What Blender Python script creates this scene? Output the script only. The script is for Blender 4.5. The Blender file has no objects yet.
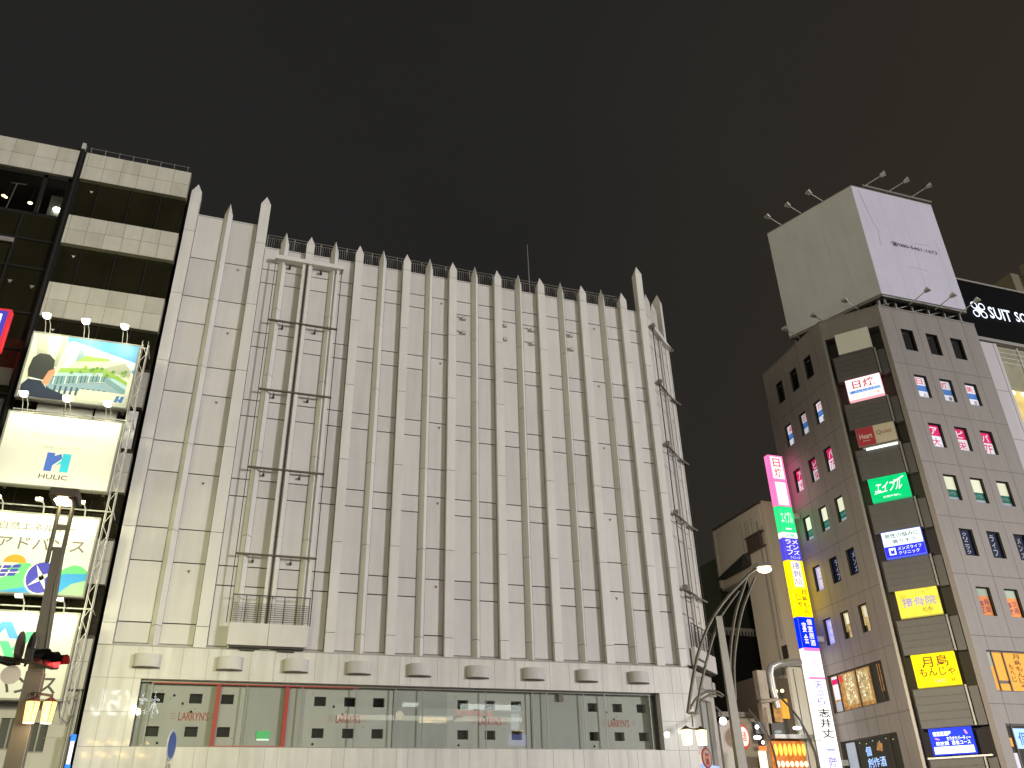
import bpy, math, random
from mathutils import Vector, Matrix

rnd = random.Random(11)
SC = bpy.context.scene
COL = SC.collection

# ------------------------------------------------------------------ camera
cam_d = bpy.data.cameras.new('camera')
cam_d.sensor_width = 36.0
cam_d.lens = 29.457
cam_d.clip_start = 0.1
cam_d.clip_end = 2000.0
cam = bpy.data.objects.new('camera', cam_d)
COL.objects.link(cam)
RIGHT, DOWN, FWD = (0.94755, -0.31871, -0.02404), (0.13286, 0.46118, -0.8773), (0.29069, 0.82809, 0.47934)
cam.matrix_world = Matrix(((RIGHT[0], -DOWN[0], -FWD[0], 0.0),
                           (RIGHT[1], -DOWN[1], -FWD[1], 0.0),
                           (RIGHT[2], -DOWN[2], -FWD[2], 1.6),
                           (0, 0, 0, 1)))
SC.camera = cam

# ------------------------------------------------------------------ world: night sky over a lit city
SUN_AZ, SUN_EL = 41.0, 5.0          # degrees right of the -Y axis, above the horizon
SKY_STRENGTH = 0.0006
GLOW = 1.16
GLOW_W = 2.3                        # added yellow fill from the west, kept out of view
world = bpy.data.worlds.new('World')
SC.world = world
world.use_nodes = True
nt = world.node_tree
nt.nodes.clear()
w_out = nt.nodes.new('ShaderNodeOutputWorld')
w_bg = nt.nodes.new('ShaderNodeBackground')
w_bg.inputs['Strength'].default_value = 1.0
sky = nt.nodes.new('ShaderNodeTexSky')
sky.sky_type = 'NISHITA'
sky.sun_disc = False
sky.sun_elevation = math.radians(SUN_EL)
sky.sun_rotation = math.radians(180 - SUN_AZ)
tc = nt.nodes.new('ShaderNodeTexCoord')
sep = nt.nodes.new('ShaderNodeSeparateXYZ')
nt.links.new(tc.outputs['Generated'], sep.inputs[0])


def wmath(op, a, b=None, clamp=False):
    n = nt.nodes.new('ShaderNodeMath')
    n.operation = op
    n.use_clamp = clamp
    for i, v in enumerate((a, b)):
        if v is None:
            continue
        if isinstance(v, (int, float)):
            n.inputs[i].default_value = v
        else:
            nt.links.new(v, n.inputs[i])
    return n.outputs[0]


def wscale(colour, fac):
    n = nt.nodes.new('ShaderNodeVectorMath')
    n.operation = 'SCALE'
    if isinstance(colour, tuple):
        n.inputs[0].default_value = colour
    else:
        nt.links.new(colour, n.inputs[0])
    if isinstance(fac, (int, float)):
        n.inputs['Scale'].default_value = fac
    else:
        nt.links.new(fac, n.inputs['Scale'])
    return n.outputs[0]


def wadd(a, b):
    n = nt.nodes.new('ShaderNodeVectorMath')
    n.operation = 'ADD'
    nt.links.new(a, n.inputs[0])
    nt.links.new(b, n.inputs[1])
    return n.outputs[0]


# low cloud lit by the city: even dark grey, a little warmer to the east, faint unevenness
cl = nt.nodes.new('ShaderNodeTexNoise')
cl.inputs['Scale'].default_value = 2.2
cl.inputs['Detail'].default_value = 4.0
nt.links.new(tc.outputs['Generated'], cl.inputs['Vector'])
cloud = wmath('ADD', wmath('MULTIPLY', cl.outputs['Fac'], 0.35), 0.82)
warm = wmath('MULTIPLY', wmath('SUBTRACT', sep.outputs['X'], 0.28), 1.6, True)
base = wadd(wscale((0.0172, 0.0163, 0.0155), cloud), wscale((0.0175, 0.0120, 0.0035), warm))
# added fill glow low round the horizon behind the camera, standing in for lit streets
band = wmath('SUBTRACT', 1.0, wmath('DIVIDE', wmath('ABSOLUTE', sep.outputs['Z']), 0.26), True)
side = wmath('MULTIPLY', wmath('ADD', wmath('MULTIPLY', sep.outputs['Y'], -1.0), 0.12), 1.2, True)
glow = wmath('MULTIPLY', wmath('MULTIPLY', band, side), GLOW * 1.9)
lside = wmath('MULTIPLY', wmath('SUBTRACT', wmath('MULTIPLY', sep.outputs['X'], -1.0), 0.38), 1.6, True)  # western fill lobe, added and masked out of the view
lglow = wmath('MULTIPLY', wmath('MULTIPLY', band, lside), GLOW_W)
total = wadd(wadd(wscale(sky.outputs['Color'], SKY_STRENGTH), base), wadd(wscale((1.0, 0.94, 0.72), glow), wscale((1.0, 0.90, 0.62), lglow)))
nt.links.new(total, w_bg.inputs['Color'])
nt.links.new(w_bg.outputs[0], w_out.inputs['Surface'])

# ------------------------------------------------------------------ key light (one sun lamp)
sun_d = bpy.data.lights.new('sun', 'SUN')
sun_d.energy = 1.9
sun_d.angle = math.radians(7.0)
sun_d.color = (1.0, 0.965, 1.0)
sun = bpy.data.objects.new('sun', sun_d)
COL.objects.link(sun)
sv = Vector((math.sin(math.radians(SUN_AZ)) * math.cos(math.radians(SUN_EL)),
             -math.cos(math.radians(SUN_AZ)) * math.cos(math.radians(SUN_EL)),
             math.sin(math.radians(SUN_EL))))
sun.rotation_euler = (-sv).to_track_quat('-Z', 'Y').to_euler()
sun.location = (20, -20, 60)

SC.view_settings.view_transform = 'Standard'
SC.view_settings.look = 'None'
SC.view_settings.exposure = 0.0
SC.view_settings.gamma = 1.0
SC.view_settings.use_curve_mapping = False
SC.cycles.use_denoising = True
SC.cycles.max_bounces = 6
SC.cycles.diffuse_bounces = 3
SC.cycles.glossy_bounces = 3
SC.cycles.transparent_max_bounces = 8
SC.cycles.sample_clamp_indirect = 4.0


# ------------------------------------------------------------------ materials
def stone(name, c, rough=0.6, streak=0.10, grain=0.05, blotch=0.5, metal=0.0, bump=0.0, vstretch=0.09):
    """Weathered solid: large blotches, rain streaks and fine grain in world space."""
    m = bpy.data.materials.new(name)
    m.use_nodes = True
    n, l = m.node_tree.nodes, m.node_tree.links
    b = n['Principled BSDF']
    b.inputs['Roughness'].default_value = rough
    b.inputs['Metallic'].default_value = metal
    g = n.new('ShaderNodeNewGeometry')
    mp = n.new('ShaderNodeMapping')
    mp.inputs['Scale'].default_value = (3.1, 3.1, 3.1 * vstretch)
    l.new(g.outputs['Position'], mp.inputs['Vector'])
    s = n.new('ShaderNodeTexNoise')
    s.inputs['Scale'].default_value = 1.0
    s.inputs['Detail'].default_value = 5.0
    l.new(mp.outputs[0], s.inputs['Vector'])
    f = n.new('ShaderNodeTexNoise')
    f.inputs['Scale'].default_value = blotch
    f.inputs['Detail'].default_value = 8.0
    f.inputs['Roughness'].default_value = 0.65
    l.new(g.outputs['Position'], f.inputs['Vector'])

    def mx(op, a, v):
        q = n.new('ShaderNodeMath')
        q.operation = op
        l.new(a, q.inputs[0])
        if isinstance(v, (int, float)):
            q.inputs[1].default_value = v
        else:
            l.new(v, q.inputs[1])
        return q.outputs[0]
    k = mx('ADD', mx('MULTIPLY', mx('SUBTRACT', s.outputs['Fac'], 0.5), streak * 2.2),
           mx('MULTIPLY', mx('SUBTRACT', f.outputs['Fac'], 0.5), grain * 4.0))
    k = mx('ADD', k, 1.0)
    sc = n.new('ShaderNodeVectorMath')
    sc.operation = 'SCALE'
    sc.inputs[0].default_value = c
    l.new(k, sc.inputs['Scale'])
    l.new(sc.outputs[0], b.inputs['Base Color'])
    if bump:
        bp = n.new('ShaderNodeBump')
        bp.inputs['Strength'].default_value = bump
        bp.inputs['Distance'].default_value = 0.02
        l.new(f.outputs['Fac'], bp.inputs['Height'])
        l.new(bp.outputs[0], b.inputs['Normal'])
    return m


def plain(name, c, rough=0.5, metal=0.0, spec=0.5):
    m = stone(name, c, rough, 0.04, 0.03, 1.5, metal)
    m.node_tree.nodes['Principled BSDF'].inputs['Specular IOR Level'].default_value = spec
    return m


def lit(name, c, strength=1.0):
    m = bpy.data.materials.new(name)
    m.use_nodes = True
    b = m.node_tree.nodes['Principled BSDF']
    b.inputs['Base Color'].default_value = tuple(min(0.6, x * 0.6) for x in c) + (1,)
    b.inputs['Emission Color'].default_value = tuple(c) + (1,)
    b.inputs['Emission Strength'].default_value = strength
    b.inputs['Roughness'].default_value = 0.5
    b.inputs['Specular IOR Level'].default_value = 0.1
    return m


def litpanel(name, c, strength=1.0, scale=3.0, amount=0.5):
    """Back-lit sheet whose tubes behind it make it a little uneven."""
    m = lit(name, c, strength)
    n, l = m.node_tree.nodes, m.node_tree.links
    g = n.new('ShaderNodeNewGeometry')
    f = n.new('ShaderNodeTexNoise')
    f.inputs['Scale'].default_value = scale
    f.inputs['Detail'].default_value = 3.0
    l.new(g.outputs['Position'], f.inputs['Vector'])
    r = n.new('ShaderNodeMapRange')
    r.inputs['From Min'].default_value = 0.3
    r.inputs['From Max'].default_value = 0.7
    r.inputs['To Min'].default_value = strength * (1 - amount)
    r.inputs['To Max'].default_value = strength * (1 + amount * 0.5)
    l.new(f.outputs['Fac'], r.inputs['Value'])
    l.new(r.outputs[0], n['Principled BSDF'].inputs['Emission Strength'])
    return m


def glass(name, tint=(0.9, 0.95, 0.93), reflect=0.08, ior=1.45):
    m = bpy.data.materials.new(name)
    m.use_nodes = True
    n, l = m.node_tree.nodes, m.node_tree.links
    n.clear()
    o = n.new('ShaderNodeOutputMaterial')
    t = n.new('ShaderNodeBsdfTransparent')
    t.inputs['Color'].default_value = tint + (1,)
    g = n.new('ShaderNodeBsdfGlossy')
    g.inputs['Roughness'].default_value = 0.015
    lw = n.new('ShaderNodeFresnel')
    lw.inputs['IOR'].default_value = ior
    a = n.new('ShaderNodeMath')
    a.operation = 'ADD'
    a.use_clamp = True
    a.inputs[1].default_value = reflect
    l.new(lw.outputs[0], a.inputs[0])
    mix = n.new('ShaderNodeMixShader')
    l.new(a.outputs[0], mix.inputs[0])
    l.new(t.outputs[0], mix.inputs[1])
    l.new(g.outputs[0], mix.inputs[2])
    l.new(mix.outputs[0], o.inputs['Surface'])
    return m


M = {}
M['fin'] = stone('fin_cladding', (0.630, 0.612, 0.578), 0.45, 0.10, 0.05, 0.5)
M['fin_b'] = stone('fin_cladding_b', (0.605, 0.588, 0.555), 0.45, 0.11, 0.05, 0.5)
M['white'] = stone('white_cladding', (0.560, 0.538, 0.512), 0.45, 0.11, 0.05, 0.5)
M['white_b'] = stone('white_cladding_b', (0.530, 0.508, 0.482), 0.45, 0.12, 0.055, 0.5)
M['white_c'] = stone('white_cladding_c', (0.585, 0.563, 0.535), 0.45, 0.09, 0.05, 0.5)
M['frieze'] = stone('frieze_stone', (0.565, 0.547, 0.508), 0.4, 0.24, 0.08, 0.6)
M['frieze'].node_tree.nodes['Principled BSDF'].inputs['Coat Weight'].default_value = 0.8
M['frieze'].node_tree.nodes['Principled BSDF'].inputs['Coat Roughness'].default_value = 0.04
M['joint'] = plain('joint_dark', (0.022, 0.019, 0.016), 0.8, 0.0, 0.1)
M['joint_soft'] = plain('joint_soft', (0.24, 0.22, 0.18), 0.8)
M['joint_grey'] = plain('joint_grey', (0.10, 0.09, 0.085), 0.8)
M['metal_dark'] = plain('metal_dark', (0.045, 0.04, 0.036), 0.5, 0.3)
M['metal_brown'] = plain('metal_brown', (0.11, 0.085, 0.065), 0.5, 0.2)
M['metal_grey'] = plain('metal_grey', (0.25, 0.24, 0.22), 0.45, 0.3)
M['metal_light'] = plain('metal_light', (0.5, 0.49, 0.46), 0.4, 0.2)
M['steel'] = plain('steel_duct', (0.48, 0.49, 0.50), 0.42, 0.55)
M['hood'] = stone('vent_metal', (0.52, 0.50, 0.475), 0.62, 0.16, 0.12, 1.4, 0.0)
M['showwall'] = stone('show_back', (0.405, 0.41, 0.37), 0.6, 0.05, 0.04, 0.8)
M['showwall_b'] = stone('show_back_b', (0.33, 0.34, 0.31), 0.6, 0.08, 0.05, 0.6)
M['showwall_w'] = stone('show_back_w', (0.44, 0.43, 0.33), 0.6, 0.05, 0.04, 0.8)
M['red'] = plain('red_paint', (0.42, 0.025, 0.018), 0.45)
M['red_text'] = plain('red_letter', (0.40, 0.06, 0.045), 0.5)
M['mark'] = plain('faded_mark', (0.17, 0.085, 0.075), 0.6)
M['black'] = plain('black', (0.006, 0.006, 0.006), 0.4, 0.0, 0.12)
M['glass_show'] = glass('show_glass', (0.93, 0.95, 0.93), 0.0, 1.34)
M['glass_dark'] = stone('dark_glass', (0.014, 0.0125, 0.006), 0.08, 0.3, 0.3, 0.35)
M['sash'] = plain('sash_black', (0.012, 0.011, 0.01), 0.6, 0.0, 0.2)
M['glass_clear'] = glass('clear_glass', (0.75, 0.78, 0.74), 0.03)
M['room_dark'] = plain('room_dark', (0.035, 0.03, 0.022), 0.8)
M['tile'] = stone('beige_tile', (0.47, 0.45, 0.385), 0.4, 0.14, 0.08, 0.9)
M['tile_b'] = stone('beige_tile_b', (0.43, 0.41, 0.345), 0.4, 0.16, 0.1, 0.9)
M['tile_c'] = stone('beige_tile_c', (0.495, 0.475, 0.41), 0.4, 0.12, 0.08, 0.9)
M['tile_joint'] = plain('tile_joint', (0.19, 0.175, 0.14), 0.8)
M['dark_clad'] = stone('dark_cladding', (0.022, 0.02, 0.018), 0.35, 0.2, 0.1, 0.8)
M['board'] = stone('board_sheet', (0.68, 0.68, 0.62), 0.5, 0.02, 0.02, 0.8)
M['clad'] = stone('grey_tile_cladding', (0.212, 0.190, 0.176), 0.5, 0.14, 0.06, 0.7)
M['louver'] = stone('parapet_panel', (0.088, 0.085, 0.084), 0.5, 0.14, 0.06, 0.8)
M['boxsheet'] = stone('rooftop_board_sheet', (0.53, 0.515, 0.64), 0.5, 0.06, 0.06, 0.35)
M['boxsheet_l'] = stone('rooftop_board_sheet_side', (0.50, 0.505, 0.52), 0.5, 0.09, 0.08, 0.5)
M['beige'] = stone('beige_wall', (0.60, 0.53, 0.43), 0.7, 0.10, 0.06, 0.4)
M['palewall'] = stone('pale_wall', (0.46, 0.44, 0.38), 0.6, 0.10, 0.06, 0.5)
M['asphalt'] = stone('asphalt', (0.05, 0.05, 0.052), 0.85, 0.1, 0.1, 3.0)
M['paving'] = stone('paving', (0.24, 0.23, 0.21), 0.8, 0.1, 0.1, 2.0)
M['paint'] = plain('road_paint', (0.75, 0.75, 0.72), 0.6)
M['lamp_post_dark'] = stone('lamp_post_dark', (0.15, 0.135, 0.095), 0.4, 0.1, 0.08, 2.0, 0.3)
M['lamp_post'] = stone('lamp_post_paint', (0.145, 0.132, 0.10), 0.4, 0.1, 0.08, 2.0, 0.3)


# ------------------------------------------------------------------ geometry helpers
class Frame:
    """Local axes of an upright wall: a along it, b out of it, c up."""

    def __init__(s, o, d, n=None):
        s.o = Vector((o[0], o[1], 0.0))
        s.d = Vector((d[0], d[1], 0.0)).normalized()
        s.n = Vector((s.d.y, -s.d.x, 0.0)) if n is None else Vector((n[0], n[1], 0.0)).normalized()

    def __call__(s, a, b, c):
        return s.o + s.d * a + s.n * b + Vector((0, 0, c))


class World:
    def __call__(s, a, b, c):
        return Vector((a, b, c))


WF = World()
_txt = {}


def text_geo(ch):
    if ch not in _txt:
        cu = bpy.data.curves.new('letters', 'FONT')
        cu.body = ch
        cu.resolution_u = 2
        cu.offset = 0.012
        ob = bpy.data.objects.new('letters', cu)
        COL.objects.link(ob)
        me = ob.evaluated_get(bpy.context.evaluated_depsgraph_get()).to_mesh()
        vs = [(v.co.x, v.co.y) for v in me.vertices]
        fs = [tuple(p.vertices) for p in me.polygons]
        ob.to_mesh_clear()
        bpy.data.objects.remove(ob)
        bpy.data.curves.remove(cu)
        _txt[ch] = (vs, fs)
    return _txt[ch]


class MB:
    def __init__(s):
        s.v, s.f, s.mi, s.sm = [], [], [], []

    def face(s, pts, m=0, smooth=False):
        i = len(s.v)
        s.v += [Vector(p) for p in pts]
        s.f.append(tuple(range(i, i + len(pts))))
        s.mi.append(m)
        s.sm.append(smooth)
        return s

    def add(s, vs, fs, m=0, smooth=False):
        i = len(s.v)
        s.v += [Vector(p) for p in vs]
        for f in fs:
            s.f.append(tuple(i + k for k in f))
            s.mi.append(m)
            s.sm.append(smooth)
        return s

    def box(s, a0, a1, b0, b1, c0, c1, m=0, F=WF):
        vs = [F(a, b, c) for c in (c0, c1) for b in (b0, b1) for a in (a0, a1)]
        return s.add(vs, [(0, 1, 3, 2), (4, 6, 7, 5), (0, 4, 5, 1), (2, 3, 7, 6), (0, 2, 6, 4), (1, 5, 7, 3)], m)

    def rect(s, a0, a1, c0, c1, b, m=0, F=WF):
        return s.face([F(a0, b, c0), F(a1, b, c0), F(a1, b, c1), F(a0, b, c1)], m)

    def poly(s, pts, b, m=0, F=WF):
        return s.face([F(a, b, c) for a, c in pts], m)

    def prism(s, plan, z0, z1, m=0, F=WF, caps=True, smooth=False):
        k = len(plan)
        vs = [F(p[0], p[1], z0) for p in plan] + [F(p[0], p[1], z1) for p in plan]
        s.add(vs, [(i, (i + 1) % k, k + (i + 1) % k, k + i) for i in range(k)], m, smooth)
        if caps:
            s.face([F(p[0], p[1], z0) for p in plan], m)
            s.face([F(p[0], p[1], z1) for p in plan], m)
        return s

    def slab(s, pts, b0, b1, m=0, F=WF):
        """outline in (a, c) given thickness along b"""
        k = len(pts)
        vs = [F(p[0], b0, p[1]) for p in pts] + [F(p[0], b1, p[1]) for p in pts]
        s.add(vs, [(i, (i + 1) % k, k + (i + 1) % k, k + i) for i in range(k)] + [tuple(range(k)), tuple(range(k, 2 * k))], m)
        return s

    def cone_to(s, ring, apex, m=0):
        k = len(ring)
        return s.add(list(ring) + [apex], [(i, (i + 1) % k, k) for i in range(k)], m)

    def tube(s, pts, r, n=8, m=0, r1=None):
        pts = [Vector(p) for p in pts]
        rings = []
        u = None
        for i, p in enumerate(pts):
            t = (pts[min(i + 1, len(pts) - 1)] - pts[max(i - 1, 0)]).normalized()
            if u is None:
                ref = Vector((0, 0, 1)) if abs(t.z) < 0.9 else Vector((1, 0, 0))
                u = t.cross(ref).normalized()
            else:
                u = (u - t * u.dot(t)).normalized()
            w = t.cross(u)
            rr = r if r1 is None else r + (r1 - r) * i / max(1, len(pts) - 1)
            rings.append([p + u * (rr * math.cos(2 * math.pi * k / n)) + w * (rr * math.sin(2 * math.pi * k / n)) for k in range(n)])
        vs = [v for g in rings for v in g]
        fs = []
        for i in range(len(pts) - 1):
            for k in range(n):
                fs.append((i * n + k, i * n + (k + 1) % n, (i + 1) * n + (k + 1) % n, (i + 1) * n + k))
        s.add(vs, fs, m, True)
        s.face(rings[0], m)
        s.face(rings[-1], m)
        return s

    def bar(s, p, q, w, m=0):
        return s.tube([p, q], w * 0.7071, 4, m)

    def ball(s, c, r, m=0, n=10, sq=(1, 1, 1)):
        vs, fs = [], []
        for i in range(n + 1):
            th = math.pi * i / n
            for k in range(n):
                ph = 2 * math.pi * k / n
                vs.append(Vector(c) + Vector((r * sq[0] * math.sin(th) * math.cos(ph), r * sq[1] * math.sin(th) * math.sin(ph), r * sq[2] * math.cos(th))))
        for i in range(n):
            for k in range(n):
                fs.append((i * n + k, i * n + (k + 1) % n, (i + 1) * n + (k + 1) % n, (i + 1) * n + k))
        return s.add(vs, fs, m, True)

    def disc(s, F, a, c, r, b0, b1, m=0, n=20, m_edge=None):
        ring = [(a + r * math.cos(2 * math.pi * k / n), c + r * math.sin(2 * math.pi * k / n)) for k in range(n)]
        return s.slab(ring, b0, b1, m, F)

    def text(s, st, F, a0, a1, c0, c1, b, m=0, shear=0.0, vertical=False):
        """letters stretched to fill a rectangle of the wall"""
        if vertical:
            k = len(st)
            h = (c1 - c0) / k
            for i, ch in enumerate(st):
                s.text(ch, F, a0, a1, c1 - h * (i + 0.93), c1 - h * (i + 0.07), b, m, shear)
            return s
        vs, fs = text_geo(st)
        if not vs:
            return s
        x0, x1 = min(v[0] for v in vs), max(v[0] for v in vs)
        y0, y1 = min(v[1] for v in vs), max(v[1] for v in vs)
        sx = (a1 - a0) / max(x1 - x0, 1e-4)
        if st in 'ー一':
            y0, y1 = y0 - 0.35, y1 + 0.35
        sy = (c1 - c0) / max(y1 - y0, 1e-4)
        pts = []
        for x, y in vs:
            cc = c0 + (y - y0) * sy
            pts.append(F(a0 + (x - x0) * sx + shear * (cc - c0), b, cc))
        return s.add(pts, fs, m)

    def wall(s, F, a0, a1, c0, c1, holes, depth, b=0.0, m=0, m_rev=None):
        """sheet with real openings and their reveals"""
        m_rev = m if m_rev is None else m_rev
        xs = sorted({a0, a1} | {h[0] for h in holes} | {h[1] for h in holes})
        zs = sorted({c0, c1} | {h[2] for h in holes} | {h[3] for h in holes})
        for i in range(len(xs) - 1):
            for k in range(len(zs) - 1):
                xm, zm = (xs[i] + xs[i + 1]) / 2, (zs[k] + zs[k + 1]) / 2
                if any(h[0] < xm < h[1] and h[2] < zm < h[3] for h in holes):
                    continue
                s.rect(xs[i], xs[i + 1], zs[k], zs[k + 1], b, m, F)
        for h in holes:
            x0, x1, z0, z1 = h
            d = b - depth
            s.face([F(x0, b, z0), F(x0, d, z0), F(x0, d, z1), F(x0, b, z1)], m_rev)
            s.face([F(x1, b, z0), F(x1, d, z0), F(x1, d, z1), F(x1, b, z1)], m_rev)
            s.face([F(x0, b, z0), F(x0, d, z0), F(x1, d, z0), F(x1, b, z0)], m_rev)
            s.face([F(x0, b, z1), F(x0, d, z1), F(x1, d, z1), F(x1, b, z1)], m_rev)
        return s

    def build(s, name, mats, parent=None, bevel=0.0, label=None):
        org = ORG.get(parent, Vector((0, 0, 0))) if parent is not None else Vector((0, 0, 0))
        me = bpy.data.meshes.new(name)
        me.from_pydata([tuple(v - org) for v in s.v], [], s.f)
        for mt in (mats if isinstance(mats, (list, tuple)) else [mats]):
            me.materials.append(mt)
        for p, mi, sm in zip(me.polygons, s.mi, s.sm):
            p.material_index = mi
            p.use_smooth = sm
        me.update()
        o = bpy.data.objects.new(name, me)
        COL.objects.link(o)
        if parent is not None:
            o.parent = parent
            ORG[o] = org
        if bevel:
            bv = o.modifiers.new('edge', 'BEVEL')
            bv.width = bevel
            bv.segments = 2
            bv.limit_method = 'ANGLE'
        if label:
            o['label'] = label
        return o


def curve(pts, k=5):
    """Catmull-Rom through the points"""
    p = [Vector(q) for q in pts]
    p = [p[0] * 2 - p[1]] + p + [p[-1] * 2 - p[-2]]
    out = []
    for i in range(1, len(p) - 2):
        for j in range(k):
            t = j / k
            out.append(0.5 * (2 * p[i] + (p[i + 1] - p[i - 1]) * t + (2 * p[i - 1] - 5 * p[i] + 4 * p[i + 1] - p[i + 2]) * t * t + (3 * p[i] - p[i - 1] - 3 * p[i + 1] + p[i + 2]) * t ** 3))
    out.append(p[-2])
    return out


ORG = {}


def thing(name, label, cat, loc, group=None):
    o = bpy.data.objects.new(name, None)
    o.empty_display_size = 0.2
    COL.objects.link(o)
    o.location = loc
    o['label'] = label
    o['category'] = cat
    if group:
        o['group'] = group
    ORG[o] = Vector(loc)
    return o


def structure(name, mb, mat):
    o = mb.build(name, mat)
    o['kind'] = 'structure'
    return o


def lamp_light(name, parent, loc, power, colour, kind='POINT', radius=0.12, aim=None, spot=1.6, blend=0.3):
    d = bpy.data.lights.new(name, kind)
    d.energy = power
    d.color = colour
    d.shadow_soft_size = radius
    if kind == 'SPOT':
        d.spot_size = spot
        d.spot_blend = blend
    o = bpy.data.objects.new(name, d)
    COL.objects.link(o)
    o.location = Vector(loc) - ORG[parent]
    o.parent = parent
    if aim is not None:
        o.rotation_euler = (Vector(aim) - Vector(loc)).to_track_quat('-Z', 'Y').to_euler()
    return o


# ================================================================== ground
g = MB()
g.rect(-400, 400, -400, 400, 0, 0, lambda a, b, c: Vector((a, c, b)))
structure('ground', g, M['asphalt'])
g = MB()
g.prism([(-60, 34.4), (27.6, 34.4), (30.2, 31.0), (80, 31.0), (80, 35.02), (37.6, 35.02), (35.0, 37.9), (34.9, 46), (27.5, 46), (25.9, 42.3), (23.1, 39.52), (-60, 39.52)], 0.0, 0.14)
structure('pavement', g, M['paving'])
g = MB()
for i in range(9):
    g.rect(4 + i * 1.1, 4.55 + i * 1.1, 25.5, 30.5, 0.006, 0, lambda a, b, c: Vector((a, c, b)))
g.rect(-60, 80, 18.0, 18.16, 0.006, 0, lambda a, b, c: Vector((a, c, b)))
structure('road', g, M['paint'])

# ================================================================== the white ribbed store
store = thing('department_store', 'large windowless white store with tall pointed vertical ribs and a show window', 'building', (9.0, 39.6, 0))
FM = Frame((0, 39.6), (1, 0))                    # a = x, b towards the street
FX = [-4.52, -2.66, -0.76] + [-3.622 + 1.4 * i for i in range(3, 19)] + [22.9]
TIP = [34.74, 33.8, 34.78] + [32.5] * 16 + [34.85]
WIDE = [i % 2 == 0 for i in range(19)] + [True]
REG = [29.78, 28.88, 25.67, 24.78, 21.63, 20.72, 17.33, 16.45, 13.04, 12.13]
SPC = [29.76, 27.28, 25.66, 23.19, 21.6, 18.9, 17.35, 14.6, 13.04, 10.33]
TICK = [10.2, 14.49, 18.82, 23.12, 27.19]
WH = [M['white'], M['white_b'], M['white_c'], M['joint']]
FN_M = [M['fin'], M['fin_b'], M['fin'], M['joint']]


def clad_bay(F, a0, a1, joints, top, name='wall_bay'):
    mb = MB()
    zs = [9.44] + sorted(joints) + [top]
    mb.rect(a0 - .2, a1 + .2, 9.3, top - 0.02, -0.37, 3, F)
    for z0, z1 in zip(zs[:-1], zs[1:]):
        k = rnd.choice((0, 0, 0, 1, 2))
        mb.box(a0, a1, -0.36, -0.30, z0 + 0.025, z1 - 0.025, k, F)
    mb.box(a0 - .02, a1 + .02, -0.62, -0.29, top, top + 0.06, 0, F)
    # sloping sill down to the frieze
    mb.add([F(a0 - .18, 0.0, 9.285), F(a1 + .18, 0.0, 9.285), F(a1 + .1, -0.3, 9.44), F(a0 - .1, -0.3, 9.44)], [(0, 1, 2, 3)], 1)
    return mb.build(name, WH, store)


def pier(F, a, tip, w=0.22, ticks=TICK, z0=9.29):
    mb = MB()
    base = tip - 0.68
    zs = [z0] + [t for t in ticks if z0 + .5 < t < base - 0.5] + [base - 0.62 if tip < 33 else 31.3, base]
    mb.box(a - w + 0.012, a + w - 0.012, -0.5, -0.012, z0, base, 3, F)
    for q, r in zip(zs[:-1], zs[1:]):
        mb.box(a - w, a + w, -0.52, 0.0, q + 0.011, r - 0.011, rnd.choice((0, 0, 1)), F)
    mb.cone_to([F(a - w, -0.52, base - 0.009), F(a + w, -0.52, base - 0.009), F(a + w, 0, base - 0.009), F(a - w, 0, base - 0.009)], F(a, -0.2, tip), 0)
    return mb.build('pier', FN_M, store)


def rib(F, a, tip, w=0.205, ticks=TICK, z0=9.29):
    mb = MB()
    base = tip - 0.75
    tri = [(a - w, -0.31), (a, 0.0), (a + w, -0.31), (a, -0.6)]
    tin = [(a - w + .01, -0.31), (a, -0.014), (a + w - .01, -0.31), (a, -0.58)]
    zs = [z0] + [t for t in ticks if z0 + .5 < t < base - .5] + [base]
    mb.prism(tin, z0, base, 3, F)
    for q, r in zip(zs[:-1], zs[1:]):
        mb.prism(tri, q + 0.011, r - 0.011, rnd.choice((0, 0, 1)), F)
    mb.cone_to([F(p[0], p[1], base - 0.009) for p in tri], F(a, -0.22, tip), 0)
    return mb.build('rib', FN_M, store)


for i in range(19):
    sp = i in (0, 1, 9, 16)
    top = 32.66 if i < 2 else 31.25
    w0, w1 = [(.27 if k in (0, 2) else .22) if WIDE[k] else .205 for k in (i, i + 1)]
    clad_bay(FM, FX[i] + w0 + .026, FX[i + 1] - w1 - .026, SPC if sp else REG, top)
for i, x in enumerate(FX):
    (pier if WIDE[i] else rib)(FM, x, TIP[i], 0.27 if i in (0, 2) else 0.22)

FS = Frame((23.10, 39.63), (0.738, 0.675))       # the turned corner face
FSP = Frame((23.10 + .675 * .23, 39.63 - .738 * .23), (0.738, 0.675))   # its panels, set less deep
for a0, a1 in ((0.05, 1.15), (1.15, 2.4), (2.4, 3.75)):
    clad_bay(FSP, a0, a1, REG, 31.25)
rib(FS, 1.15, 33.35)
rib(FS, 2.4, 33.35)
pier(FS, 3.72, 34.8)

body = MB()
body.prism([(-4.74, 40.02), (22.9, 40.02), (23.0, 40.1), (25.85, 42.72), (25.85, 64), (-4.74, 64)], 9.0, 31.0)
body.prism([(-4.74, 41.0), (22.9, 41.0), (25.85, 43.2), (25.85, 64), (-4.74, 64)], 0, 9.0)
body.box(-4.74, -0.95, 40.03, 47, 31.0, 32.6)
body.box(-4.79, -4.70, 39.62, 40.02, 9.3, 32.6)
body.build('building_body', M['white_b'], store)

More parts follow.
